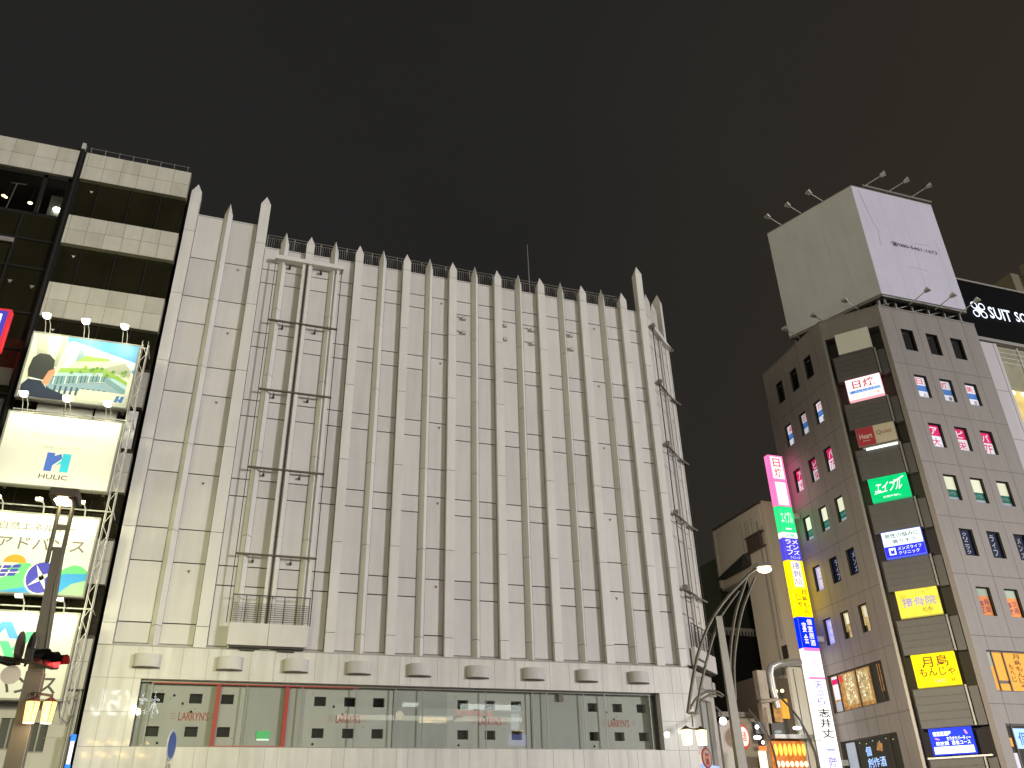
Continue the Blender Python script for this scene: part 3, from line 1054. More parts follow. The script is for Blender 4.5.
def draw_energy(f):
    x0, x1, z0, z1 = -9.93, -5.55, 10.86, 14.13
    f.rect(x0, x1, z0, z1, -.011, 0, FB)
    n = 16
    hill = [(x0, z0)] + [(x1, z0)] + [(x1 - (x1 - x0) * k / n, z0 + 1.0 + .25 * math.sin(k * .9)) for k in range(n + 1)]
    f.poly(hill, -.0095, 1, FB)
    f.poly([(-8.3 + .42 * math.cos(t * .3142), 12.05 + .34 * math.sin(t * .3142)) for t in range(11)], -.009, 2, FB)
    f.poly([(x1, z0 + .9), (x1, z0 + .1), (-6.6, z0), (-8.7, z0), (-7.9, z0 + .2), (-7.0, z0 + .45), (-6.4, z0 + .85)], -.0085, 3, FB)
    f.poly([(x1, z0), (x1, z0 + .62), (-6.05, z0 + .45), (-6.4, z0 + .1), (-6.5, z0)], -.008, 4, FB)
    f.poly([(-7.2 + .62 * math.cos(t * .3142), 11.5 + .70 * math.sin(t * .3142)) for t in range(20)], -.0075, 0, FB)
    f.poly([(-7.2 + .56 * math.cos(t * .3142), 11.5 + .64 * math.sin(t * .3142)) for t in range(20)], -.007, 5, FB)
    for q in (.5, 2.1, 3.8, 5.2):
        f.poly([(-7.2 + .1 * math.cos(q + 1.5), 11.5 + .1 * math.sin(q + 1.5)), (-7.2 + .56 * math.cos(q), 11.5 + .6 * math.sin(q)), (-7.2 - .1 * math.cos(q + 1.5), 11.5 - .1 * math.sin(q + 1.5))], -.0065, 0, FB)
    f.poly([(x0, z0 + .4), (-8.9, z0 + .45), (-8.0, z0 + .82), (x0, z0 + 1.05)], -.006, 0, FB)
    for i in range(5):
        for j in range(3):
            a = x0 + .1 + i * .34 + j * .06
            c = z0 + .47 + j * .17 + i * .04
            f.poly([(a, c), (a + .28, c + .02), (a + .33, c + .15), (a + .05, c + .13)], -.005, 5, FB)
    f.text('自然エネルギー', FB, -9.2, -6.35, 13.42, 13.78, -.006, 6)
    f.text('アドバンス', FB, -9.15, -5.85, 12.62, 13.16, -.006, 6)


billboard('billboard picture of green hills, solar panels and a blue turbine under large katakana', -9.95, -5.53, 10.83, 14.15,
          [(-9.27, 14.48), (-7.73, 14.5), (-6.14, 14.52)], False,
          [M['board'], pm('hill_green', (.12, .50, .20)), pm('sun_orange', (.85, .30, .03)), pm('river_blue', (.04, .28, .62)), pm('meadow', (.28, .48, .28)), pm('panel_blue', (.05, .05, .42)), pm('grey_text', (.16, .15, .13))],
          draw_energy, 22, (1, 1.0, .68), True)


def draw_zigzag(f):
    x0, x1, z0, z1 = -9.93, -5.52, 6.86, 10.08
    f.rect(x0, x1, z0, z1, -.011, 0, FB)

    def stroke(p, q, w, m, b):
        f.poly([(p[0] - w, p[1]), (p[0] + w, p[1]), (q[0] + w, q[1]), (q[0] - w, q[1])], b, m, FB)
    stroke((-8.75, 8.6), (-8.0, 9.7), .17, 1, -.008)
    stroke((-8.0, 9.7), (-7.62, 9.05), .17, 1, -.0075)
    stroke((-7.95, 8.95), (-7.55, 8.25), .17, 2, -.007)
    stroke((-7.5, 8.6), (-7.05, 9.35), .17, 2, -.0065)
    f.text('アドバンス', FB, -9.6, -5.75, 7.02, 7.72, -.006, 3)
    f.text('でんき', FB, -6.6, -5.9, 8.6, 8.85, -.006, 4)


billboard('white billboard with blue and green zigzag emblem and black katakana, lowest of the stack', -9.95, -5.5, 6.83, 10.10,
          [(-9.1, 10.5), (-7.56, 10.5), (-6.1, 10.45)], False,
          [M['board'], pm('zig_blue', (.08, .32, .80)), pm('zig_green', (.10, .62, .30)), pm('black_text', (.06, .055, .05)), pm('pale_text', (.66, .67, .60))],
          draw_zigzag, 26, (1, 1.0, .68), True)

sc_ = MB()                                        # lattice mast beside the billboards
for x in (-5.36, -5.1):
    for y in (37.95, 38.3):
        sc_.tube([(x, y, 6.3), (x, y, 23.1)], .020, 6)
z = 6.4
k = 0
while z < 22.8:
    sc_.tube([(-5.36, 37.95, z), (-5.1, 37.95, z + .5)] if k % 2 else [(-5.1, 37.95, z), (-5.36, 37.95, z + .5)], .014, 5)
    sc_.tube([(-5.1, 37.95, z), (-5.1, 38.3, z + .5)] if k % 2 else [(-5.1, 38.3, z), (-5.1, 37.95, z + .5)], .014, 5)
    z += .5
    k += 1
for z in (7, 10.4, 14.6, 19.0, 22.9):
    sc_.tube([(-10.0, 38.3, z), (-5.1, 38.3, z)], .035, 6)
    sc_.tube([(-5.1, 38.1, z), (-5.1, 39.3, z)], .03, 6)
    sc_.tube([(-10.0, 38.3, z), (-10.0, 39.3, z)], .03, 6)
t = thing('lattice_mast', 'slim steel lattice mast standing along the right edge of the billboards', 'mast', (-5.2, 38.1, 6.3))
sc_.build('lattice', M['metal_light'], t)
mb = MB()
for k, (x0, x1) in enumerate(((-9.2, -8.1), (-8.0, -6.9), (-6.8, -5.9))):
    mb.box(x0, x1, 38.7, 38.9, 18.85, 19.85)
mb.build('shield_panel', M['metal_light'], t)

t = thing('projecting_sign', 'red and blue edged projecting sign cut off at the left, above the billboards', 'sign', (-12.6, 38.0, 21.6))
mb = MB()
mb.box(-14.6, -11.1, 37.9, 38.3, 21.62, 23.76)
mb.build('sign_box', lit('sign_red', (.75, .04, .06), .4), t)
mb = MB()
mb.box(-14.6, -11.22, 37.885, 37.898, 21.74, 23.64, 1)
mb.box(-14.6, -11.42, 37.87, 37.883, 21.92, 23.46, 0)
mb.build('sign_face', [lit('sign_white', (.9, .9, .95), .8), lit('sign_blue', (.06, .05, .42), .8)], t)

# ================================================================== left street lamp with signal and lanterns
YL = 22.0
lamp = thing('street_lamp', 'brown street lamp with twin upper posts and lit box head before the billboards', 'street lamp', (-3.76, YL, 0))
mb = MB()
mb.box(-3.98, -3.62, YL - .15, YL + .15, 0.14, 5.2)
mb.box(-4.03, -3.70, YL - .13, YL + .13, 5.2, 8.0) if False else None
mb.add([(-3.96, YL - .14, 5.2), (-3.64, YL - .14, 5.2), (-3.64, YL + .14, 5.2), (-3.96, YL + .14, 5.2),
        (-4.05, YL - .11, 8.05), (-3.82, YL - .11, 8.05), (-3.82, YL + .11, 8.05), (-4.05, YL + .11, 8.05)],
       [(0, 1, 5, 4), (1, 2, 6, 5), (2, 3, 7, 6), (3, 0, 4, 7), (4, 5, 6, 7)])
mb.box(-4.02, -3.58, YL - .19, YL + .19, 0.14, 0.9)
mb.build('pole', M['lamp_post_dark'], lamp, .01)
mb = MB()
for x in (-4.13, -3.84):
    mb.tube([(x, YL, 7.7), (x - .02, YL, 9.12)], .05, 8)
for z in (8.05, 8.55, 8.62):
    mb.box(-4.13, -3.84, YL - .03, YL + .03, z - .03, z + .03)
mb.tube([(-3.86, YL, 8.9), (-3.83, YL - .1, 7.2), (-3.68, YL - .15, 5.6)], .035, 6)
mb.build('upper_posts', M['lamp_post_dark'], lamp)
mb = MB()
mb.box(-4.36, -3.72, YL - .5, YL + .25, 9.2, 9.42)
mb.box(-4.28, -3.80, YL - .46, YL + .15, 9.14, 9.2)
mb.build('lamp_head', M['metal_brown'], lamp, .03)
mb = MB()
mb.box(-4.20, -3.88, YL - .44, YL - .08, 9.10, 9.139)
mb.ball((-4.05, YL - .40, 9.14), .15, 0, 12, (1.25, .6, .6))
mb.build('lens', lit('sodium_lens', (1.0, .86, .50), 12), lamp)
lamp_light('street_glow', lamp, (-4.06, YL + .4, 8.95), 4600, (1.0, .97, .48), 'SPOT', .18, (-4.5, 40, 5.5), 1.5, 1.0)
lan_glass = lit('lantern_glass', (1.0, .58, .16), 2.8)
lan_core = lit('lantern_core', (1.0, .93, .75), 4.5)


def lantern(t, x, y, z, w=.30, h=.40, g=None):
    mb = MB()
    n = 8
    r0, r1 = w * .42, w * .52
    ring = lambda r, zz: [Vector((x + r * math.cos(2 * math.pi * k / n + .39), y + r * math.sin(2 * math.pi * k / n + .39), zz)) for k in range(n)]
    mb.cone_to(ring(r1 * 1.15, z + h * .5), Vector((x, y, z + h * .78)), 1)
    mb.face(ring(r1 * 1.15, z + h * .5), 1)
    a, b = ring(r1, z + h * .49), ring(r0, z - h * .45)
    mb.add(a + b, [(k, (k + 1) % n, n + (k + 1) % n, n + k) for k in range(n)], 0)
    mb.face(b, 2)
    for k in range(0, n, 2):
        mb.tube([a[k], b[k]], .012, 4, 1)
    return mb.build('lantern', [g or lan_glass, M['metal_brown'], lan_core], t)


for px in (-3.66, -3.32):
    lantern(lamp, px, YL - .35, 4.30, .27, .46)
mb = MB()
mb.tube([(-3.82, YL, 4.75), (-3.7, YL - .3, 4.72), (-3.3, YL - .35, 4.66)], .03, 6)
for px in (-3.66, -3.32):
    mb.tube([(px, YL - .35, 4.7), (px, YL - .35, 4.55)], .02, 6)
mb.build('lantern_bracket', M['metal_brown'], lamp)
lamp_light('lantern_glow', lamp, (-3.47, YL - .75, 4.2), 40, (1.0, .7, .35), 'POINT', .15)

sig = thing('traffic_signal', 'traffic signal with a lit red lens turned away on the left street lamp pole', 'traffic light', (-3.5, YL - .3, 5.1))
mb = MB()
p0, p1 = Vector((-3.90, YL - .85, 5.40)), Vector((-3.46, YL + .05, 5.40))
d = (p1 - p0).normalized()
FSIG = Frame((p0.x, p0.y), (d.x, d.y))
L = (p1 - p0).length
mb.box(0, L, -.08, .12, 5.27, 5.57, 0, FSIG)
mb.build('signal_body', M['metal_dark'], sig, .03)
for k in range(3):
    a = L * (k + .5) / 3
    hd = MB()
    n = 10
    for i in range(n):
        t0, t1 = math.pi * (i / n) * 1.2 - .3, math.pi * ((i + 1) / n) * 1.2 - .3
        q = [(a + .145 * math.cos(t_), 5.42 + .145 * math.sin(t_)) for t_ in (t0, t1)]
        hd.face([FSIG(q[0][0], .121, q[0][1]), FSIG(q[1][0], .121, q[1][1]), FSIG(q[1][0], .36, q[1][1]), FSIG(q[0][0], .36, q[0][1])], 0)
    hd.build('hood', M['black'], sig)
    ln = MB()
    ln.disc(FSIG, a, 5.42, .13, .121, .14, 0, 16)
    ln.build('lens', lit('red_light', (1.0, .02, .02), 7.0) if k == 2 else M['black'], sig)
mb = MB()
mb.tube([(-3.8, YL - .1, 5.42), (-3.6, YL - .1, 5.42)], .04, 6)
mb.build('bracket', M['metal_dark'], sig)
lamp_light('red_glow', sig, FSIG(L * .83, .3, 5.35), 14, (1, .05, .04), 'POINT', .08)

for k, (x, yaw_) in enumerate(((-4.24, .35), (-4.02, -.5))):
    t = thing('road_sign', ('dark back of a thin round sign, farther from the lamp pole than its twin', 'grey back of a thin round sign, between the dark round sign and lamp pole')[k], 'sign', (x, YL, 5.3))
    Fd = Frame((x, YL - .1), ((.08, -.44)[k], 1))
    mb = MB()
    mb.slab([(.36 * math.cos(q * .314), 5.70 + .36 * math.sin(q * .314)) for q in range(20)], 0, .02, 0, Fd)
    mb.build('plate', (M['metal_brown'], M['metal_grey'])[k], t)
    mb = MB()
    mb.tube([Fd(0, -.02, 5.3), Fd(0, -.02, 5.95)], .025, 6)
    mb.tube([Fd(0, -.02, 5.42), (-3.85, YL, 5.42)], .025, 6)
    mb.build('bracket', M['metal_dark'], t)
t = thing('loudspeaker', 'pale round horn speaker hanging from the signal arm left of the lamp pole', 'speaker', (-4.25, YL, 5.1))
mb = MB()
mb.tube([(-4.6, YL - .05, 5.48), (-3.85, YL - .05, 5.40)], .05, 8)
mb.tube([(-4.55, YL - .1, 5.42), (-4.35, YL - .1, 5.36), (-4.15, YL - .1, 5.40)], .07, 8)
mb.build('arm', M['metal_dark'], t)
mb = MB()
mb.tube([(-4.25, YL - .05, 5.12), (-4.22, YL - .38, 5.07)], .06, 12, 0, .2)
mb.build('horn', M['palewall'], t)

# ================================================================== right arched street lamp
lampr = thing('street_lamp', 'arched street lamp with bowed rails and paired lanterns, right of the white store', 'street lamp', (14.2, YL, 0))
mb = MB()
mb.add([(13.98, YL - .14, .14), (14.34, YL - .14, .14), (14.34, YL + .14, .14), (13.98, YL + .14, .14),
        (13.902, 21.9, 7.349), (14.128, 21.9, 7.376), (14.257, 22.1, 7.428), (14.029, 22.1, 7.402)],
       [(0, 1, 5, 4), (1, 2, 6, 5), (2, 3, 7, 6), (3, 0, 4, 7), (4, 5, 6, 7)])
mb.build('pole', M['lamp_post'], lampr, .012)
outer = [(12.646, 22, 4.631), (12.835, 22, 5.245), (13.157, 22, 6.132), (13.526, 22, 6.828), (13.914, 22, 7.373), (14.455, 22, 7.942), (14.992, 22, 8.406), (15.412, 22, 8.747), (15.699, 22, 8.925)]
inner = [(12.905, 22, 4.636), (13.124, 22, 5.252), (13.433, 22, 6.002), (13.778, 22, 6.724), (14.111, 22, 7.324), (14.575, 22, 7.828), (14.918, 22, 8.184)]
mb = MB()
mb.tube(curve(outer), .05, 8)
mb.tube(curve(inner[:5]), .042, 8)
mb.tube(curve(inner[4:]), .03, 8)
for p, q in ((outer[0], inner[0]), (outer[2], inner[2])):
    mb.bar(p, q, .05)
mb.build('arch_rail', M['lamp_post'], lampr)
mb = MB()
bow1 = [(14.124, 22, 5.006), (14.209, 22, 5.888), (14.398, 22, 6.693), (14.698, 22, 7.533), (15.066, 22, 8.224), (15.339, 22, 8.742)]
bow2 = [(14.24, 22, 5.008), (14.344, 22, 5.893), (14.569, 22, 6.701), (14.909, 22, 7.544), (15.271, 22, 8.175), (15.571, 22, 8.631)]
mb.tube(curve(bow1), .045, 8)
mb.tube(curve(bow2), .045, 8)
mb.build('bow_rail', M['lamp_post'], lampr)
mb = MB()
arc1 = [(12.731, 22, 4.737), (12.924, 22, 4.979), (13.172, 22, 5.146), (13.444, 22, 5.233), (13.701, 22, 5.212), (13.88, 22, 5.108)]
arc2 = [(12.953, 22, 4.742), (13.112, 22, 4.957), (13.326, 22, 5.095), (13.562, 22, 5.155), (13.81, 22, 5.08)]
mb.tube(curve(arc1), .035, 8)
mb.tube(curve(arc2), .03, 8)
mb.tube([(12.779, 22, 4.633), (12.758, 22, 4.269)], .022, 6)
mb.bar((12.532, 22, 4.215), (13.065, 22, 4.221), .035)
mb.build('lantern_bracket', M['lamp_post'], lampr)
lan2 = lit('lantern_glass_pale', (1.0, .82, .50), 2.2)
for p in ((12.532, 22, 3.998), (12.992, 22, 3.989)):
    lantern(lampr, p[0], p[1], p[2], .30, .40, lan2)
hp = Vector((15.89, 22, 8.971))
mb = MB()
mb.add([hp + Vector(q) for q in ((-.30, -.25, -.04), (.26, -.25, .02), (.26, .25, .02), (-.30, .25, -.04), (-.3, -.2, .10), (.2, -.2, .14), (.2, .2, .14), (-.3, .2, .10))],
       [(0, 1, 5, 4), (1, 2, 6, 5), (2, 3, 7, 6), (3, 0, 4, 7), (4, 5, 6, 7), (0, 1, 2, 3)])
mb.build('lamp_head', M['metal_grey'], lampr, .02)
mb = MB()
mb.ball(hp + Vector((.02, -.08, -.06)), .19, 0, 14, (1.25, .9, .6))
mb.build('lens', lit('sodium_lens_warm', (1.0, .74, .42), 12), lampr)
lamp_light('street_glow', lampr, hp + Vector((.3, -.05, -.25)), 20000, (1.0, .84, .62), 'SPOT', .2, (36.5, 33.5, 8.5), 1.45, 1.0)
lamp_light('lantern_glow', lampr, Vector((12.733, 22, 3.885)) + Vector((0, -.5, 0)), 25, (1.0, .85, .6), 'POINT', .12)

# ================================================================== grey corner building on the right
tower = thing('corner_building', 'grey nine storey corner building with window posters and signs down its cut corner', 'building', (41.0, 38.5, 0))
FR = Frame((37.6, 35.09), (1, 0))
FC = Frame((35.122, 37.928), (2.475, -2.838))
FLF = Frame((35.122, 37.928), (-.0743, -.9972))     # a runs from the far end (-7.45) to the corner (0)
LC = 3.766
ROWS = [28.45, 25.08, 21.72, 18.37, 15.05, 11.72]
WHT = 1.57
RW, LWL = [], []
for z in ROWS:
    for a in (1.33, 3.32, 5.32):
        RW.append((a, a + .97, z, z + WHT))
    for a in (-2.43, -4.22, -6.08):
        LWL.append((a, a + .82, z, z + WHT))
big_r = [(0.78, 7.3, 7.81, 9.88), (0.66, 7.4, 4.0, 6.25)]
big_l = [(-6.76, -1.45, 7.87, 10.04), (-6.74, -1.48, 4.0, 6.3)]
mb = MB()
mb.wall(FR, 0, 7.92, 0, 31.5, RW + big_r, .22, 0.0, 0, 1)
mb.wall(FLF, -7.45, 0, 0, 31.5, LWL + big_l, .22, 0.0, 0, 1)
mb.wall(FC, 0, LC, 0, 31.5, [(0.14, 3.5, 3.0, 30.1)], .75)
mb.rect(0.14, 3.5, 3.0, 30.1, -.75, 1, FC)
fl = FLF(-7.45, 0, 0)
mb.face([(45.52, 35.09, 0), (45.52, 45.3, 0), (45.52, 45.3, 31.5), (45.52, 35.09, 31.5)])
mb.face([(fl.x, fl.y, 0), (45.52, 45.3, 0), (45.52, 45.3, 31.5), (fl.x, fl.y, 31.5)])
mb.face([FLF(-7.45, -.01, 31.0), FLF(0, -.01, 31.0), FC(LC, -.01, 31.0), FR(7.9, -.01, 31.0), Vector((45.5, 45.3, 31.0))])
mb.build('wall', [M['clad'], M['room_dark']], tower)
mb = MB()
mb.box(-.0, 7.92, -.25, .03, 31.5, 31.58, 0, FR)
mb.box(-7.45, 0.0, -.25, .03, 31.5, 31.58, 0, FLF)
mb.box(0.0, LC, -.25, .03, 31.502, 31.582, 0, FC)
mb.build('coping', M['clad'], tower)
mb = MB()
jz = [27.33, 23.98, 20.63, 17.3, 13.95, 10.62, 7.2, 3.7]
for z in jz:
    mb.box(0, 7.92, 0, .003, z - .014, z + .014, 0, FR)
    mb.box(-7.45, 0, 0, .003, z - .014, z + .014, 0, FLF)


def vjoint(F, a, holes):
    zs = sorted([(h[2], h[3]) for h in holes if h[0] - .01 < a < h[1] + .01])
    z = 0.2
    for q0, q1 in zs + [(31.5, 31.5)]:
        if q0 > z:
            mb.box(a - .012, a + .012, .0005, .0035, z, q0, 0, F)
        z = max(z, q1)


for a in (0.98, 2.81, 4.81, 6.80):
    vjoint(FR, a, RW + big_r)
for a in (-.95, -2.92, -4.8, -6.7):
    vjoint(FLF, a, LWL + big_l)
for a in (-.95, -1.9, -2.92, -3.85, -4.8, -5.75, -6.7):
    mb.box(a - .008, a + .008, .0006, .0037, 6.32, 7.85, 0, FLF)
    mb.box(a - .008, a + .008, .0006, .0037, 10.06, 11.6, 0, FLF)
mb.box(-7.45, 0, .0004, .0033, 9.2 - 1.95, 9.2 - 1.93, 0, FLF)
mb.build('wall_joints', M['joint_grey'], tower)
mb = MB()
mb.box(-.02, .13, -.03, .1, 3.0, 30.2, 0, FC)
mb.build('corner_strip', M['metal_grey'], tower)

# window leaves: each with its frame, pane and what hangs behind the pane
EM = {
    'white': lit('poster_white', (.62, .63, .70), .85), 'red': lit('poster_red', (.62, .03, .05), .8), 'blue': lit('poster_blue', (.05, .16, .46), .8),
    'black': M['black'], 'crimson': lit('poster_crimson', (.55, .02, .12), .8), 'cream': lit('blind_cream', (.70, .72, .55), .9),
    'green': lit('poster_green', (.015, .14, .10), .7), 'navy': lit('poster_navy', (.006, .008, .028), .8), 'pale': lit('poster_pale', (.32, .36, .42), .7),
    'orange': lit('poster_orange', (.68, .24, .08), .85), 'mint': lit('poster_mint', (.36, .42, .33), .75), 'purple': lit('poster_purple', (.20, .05, .10), .8),
    'violet': lit('poster_violet', (.34, .33, .75), .9), 'room': litpanel('lit_room', (.55, .42, .20), .7, 4, .8), 'sky': lit('poster_sky', (.14, .24, .55), .85),
    'amber': lit('shop_amber', (.78, .36, .05), .9), 'wood': litpanel('shop_wood', (.42, .22, .07), .75, 5, .9), 'dim': lit('dim_pane', (.03, .028, .02), .6),
    'brown': plain('brown_sash', (.05, .035, .025), .5), 'ink': lit('ink_brown', (.10, .03, .02), .6), 'glow': lit('glow_blue', (.35, .55, 1.0), 1.2), 'pink': lit('poster_pink', (.85, .25, .35), .85),
}
EN = list(EM)
EI = {k: i for i, k in enumerate(EN)}
EML = [EM[k] for k in EN]
EMV = [EML]
for f_ in (0.72, 0.86, 1.12):                       # some panes are lit less than others
    row = []
    for m_ in EML:
        c_ = m_.copy()
        b_ = c_.node_tree.nodes['Principled BSDF']
        if not b_.inputs['Emission Strength'].is_linked:
            b_.inputs['Emission Strength'].default_value *= f_
        row.append(c_)
    EMV.append(row)


def window(F, h, kind, txt='', txt2=''):
    a0, a1, z0, z1 = h
    w, hh = a1 - a0, z1 - z0
    mb = MB()
    t_ = .05
    d0, d1 = -.21, -.14
    mb.box(a0, a0 + t_, d0, d1, z0, z1, 0, F)
    mb.box(a1 - t_, a1, d0, d1, z0, z1, 0, F)
    mb.box(a0 + t_, a1 - t_, d0, d1, z0, z0 + t_, 0, F)
    mb.box(a0 + t_, a1 - t_, d0, d1, z1 - t_, z1, 0, F)
    o = mb.build('window', M['black'], tower)
    p = MB()
    b = -.19
    A = lambda u: a0 + t_ + (w - 2 * t_) * u
    Z = lambda v: z0 + t_ + (hh - 2 * t_) * v
    R = lambda u0, u1, v0, v1, k, e=0: p.rect(A(u0), A(u1), Z(v0), Z(v1), b + e, EI[k], F)
    T = lambda s_, u0, u1, v0, v1, k, e=.006, **kw: p.text(s_, F, A(u0), A(u1), Z(v0), Z(v1), b + e, EI[k], **kw)
    gk = None
    if kind == 'dark':
        p.rect(a0, a1, z0, z1, b, EI['black'], F)
        R(.08, .5, .86, .93, 'dim', .003)  # faint glint on the dark pane, painted as a weakly glowing strip
    elif kind == 'tan':
        R(0, 1, .60, 1, 'white')
        R(0, 1, .33, .60, 'blue')
        R(0, 1, 0, .33, 'white')
        T(txt, .22, .78, .66, .95, 'red')
        T('サロン', .08, .92, .42, .54, 'sky')
        T(txt2, .55, .85, .06, .26, 'black')
    elif kind == 'crimson':
        R(0, 1, .52, 1, 'crimson')
        R(0, 1, 0, .52, 'white')
        T(txt, .2, .82, .58, .92, 'white')
        T(txt2, .15, .85, .06, .44, 'crimson')
    elif kind == 'cream':
        R(0, 1, .45, 1, 'cream')
        R(0, 1, .13, .45, 'green')
        R(0, 1, 0, .13, 'pale')
        T(txt, .15, .85, .22, .36, 'pale')
    elif kind == 'navy':
        R(0, 1, 0, 1, 'navy')
        T(txt, .34, .68, .06, .94, 'pale', .006, vertical=True)
    elif kind == 'orange':
        R(0, 1, .72, 1, 'mint')
        R(0, 1, 0, .72, 'orange')
        T(txt, .5, .9, .12, .62, 'purple', .006, vertical=True)
        T(txt2, .1, .45, .08, .56, 'purple', .006, vertical=True)
    elif kind == 'violet':
        R(0, 1, 0, 1, 'violet')
        T(txt, .25, .75, .05, .95, 'white', .006, vertical=True)
    elif kind == 'room':
        R(0, 1, 0, 1, 'room')
        R(.2, .6, .55, .95, 'cream', .003)
        R(.65, .95, 0, 1, 'brown', .004)
        R(0, .3, 0, .25, 'brown', .005)
    p.build('poster', rnd.choice(EMV), o)
    return o


RT = [[('dark',)] * 3,
      [('tan', '日', '人'), ('tan', '焼', '専'), ('tan', '美', '店')],
      [('crimson', 'ア', '大'), ('crimson', 'ピ', '栄'), ('crimson', 'パ', '7F')],
      [('cream', 'エイブル')] * 3,
      [('navy', 'クリニック'), ('navy', 'ライフ'), ('navy', 'メンズ')],
      [('orange', '骨盤', '矯正'), ('orange', '交通', '事故'), ('orange', '肩腰', '整体')]]
LT = [[('dark',)] * 3,
      [('tan', '焼', '専'), ('tan', '日', '人'), ('tan', '美', '店')],
      [('crimson', 'パ', '7F'), ('crimson', 'ピ', '栄'), ('crimson', 'ア', '大')],
      [('cream', 'エイブル')] * 3,
      [('navy', 'メンズ'), ('navy', 'ライフ'), ('violet', '医院')],
      [('room',), ('room',), ('violet', '接骨院')]]
for r in range(6):
    for k in range(3):
        window(FR, RW[r * 3 + k], *RT[r][k])
        window(FLF, LWL[r * 3 + k], *LT[r][k])


def shop_window(F, h, panes, draw):
    a0, a1, z0, z1 = h
    mb = MB()
    for a in [a0 + .03] + panes + [a1 - .03]:
        mb.box(a - .03, a + .03, -.2, -.12, z0, z1, 0, F)
    mb.box(a0, a1, -.2, -.12, z0, z0 + .07, 0, F)
    mb.box(a0, a1, -.2, -.12, z1 - .07, z1, 0, F)
    o = mb.build('shop_window', EM['brown'], tower)
    p = MB()
    draw(p, a0, a1, z0, z1, F)
    p.build('interior_view', EML, o)


def d_monja(p, a0, a1, z0, z1, F):
    b = -.19
    p.rect(a0, a1, z0, z1, b, EI['amber'], F)
    p.rect(a0, a0 + .4, z0 + 1.3, z1, b + .004, EI['mint'], F)
    p.rect(a0, a1, z0 + .45, z0 + .62, b + .006, EI['brown'], F) if False else None
    p.rect(a0 + .5, a0 + 1.25, z0 + .42, z0 + .58, b + .006, EI['brown'], F)
    p.text('月島もんじゃ', F, a0 + 1.9, a0 + 2.35, z0 + .15, z1 - .1, b + .006, EI['ink'], vertical=True)
    p.text('もへじ', F, a0 + 1.45, a0 + 1.75, z0 + .5, z1 - .6, b + .006, EI['ink'], vertical=True)
    p.rect(a0 + 3.2, a1, z0, z1, b + .004, EI['wood'], F)


def d_blue(p, a0, a1, z0, z1, F):
    b = -.19
    p.rect(a0, a1, z0, z1, b, EI['dim'], F)
    p.rect(a0 + .5, a0 + 2.6, z0 + 1.1, z1 - .2, b + .004, EI['glow'], F)
    p.text('個室', F, a0 + .8, a0 + 2.2, z0 + 1.25, z1 - .35, b + .008, EI['blue'])
    p.rect(a0 + .05, a0 + .35, z0 + 1.2, z0 + 1.6, b + .006, EI['amber'], F)
    p.rect(a0 + .15, a0 + .45, z0 + .2, z0 + .9, b + .006, EI['white'], F)


def d_curtain(p, a0, a1, z0, z1, F):
    b = -.19
    p.rect(a0, a1, z0, z1, b, EI['wood'], F)
    p.rect(a0 + .12, a0 + .75, z0 + .75, z1 - .1, b + .004, EI['white'], F)
    p.rect(a0 + .12, a0 + .8, z1 - .55, z1 - .25, b + .006, EI['crimson'], F)
    p.rect(a0 + .12, a0 + .75, z0 + .1, z0 + .65, b + .004, EI['pale'], F)
    p.rect(a0 + .9, a0 + 1.2, z1 - .5, z1 - .15, b + .006, EI['red'], F)
    for q in (1.3, 2.65):
        p.rect(a0 + q, a0 + q + 1.05, z0 + .3, z1 - .12, b + .004, EI['room'], F)
        for i in range(34):
            u, v = rnd.random(), rnd.random()
            aa, zz = a0 + q + .05 + u * .85, z0 + .35 + v * 1.55
            p.poly([(aa, zz), (aa + .10, zz + .02), (aa + .07, zz + .14), (aa - .02, zz + .1)], b + .008 + i * .0003, EI['cream' if i % 3 else 'wood'], F)
    p.rect(a0 + 3.95, a1, z0, z1, b + .004, EI['dim'], F)
    p.rect(a0 + 4.6, a0 + 4.85, z0 + .6, z1 - .1, b + .006, EI['wood'], F)


def d_bar(p, a0, a1, z0, z1, F):
    b = -.19
    p.rect(a0, a1, z0, z1, b, EI['dim'], F)
    p.rect(a0 + .25, a0 + 1.2, z0 + .2, z1 - .1, b + .004, EI['pale'], F)
    p.rect(a0 + 1.25, a0 + 1.32, z0, z1, b + .006, EI['brown'], F)
    for (u, v, s_) in ((2.0, 1.35, '個'), (2.0, .75, '創'), (2.55, .75, '作'), (3.1, .75, '酒')):
        p.text(s_, F, a0 + u, a0 + u + .5, z0 + v, z0 + v + .5, b + .006, EI['glow'])
    p.poly([(a0 + 3.0, z1 - .7), (a0 + 3.5, z1 - .8), (a0 + 3.6, z1 - .4), (a0 + 3.2, z1 - .3)], b + .005, EI['wood'], F)
    p.rect(a0 + 4.3, a1 - .3, z0, z1 - .3, b + .004, EI['wood'], F) if False else None
    for k in range(6):
        p.disc(F, a0 + 1.6 + k * .6, z1 - .2 - .1 * (k % 2), .03, b + .004, b + .01, EI['cream'], 8)


shop_window(FR, big_r[0], [1.22, 1.98, 3.9, 5.6], d_monja)
shop_window(FR, big_r[1], [1.15, 3.6, 5.5], d_blue)
shop_window(FLF, big_l[0], [-5.95, -4.15, -2.75, -2.0], d_curtain)
shop_window(FLF, big_l[1], [-5.5, -2.4], d_bar)

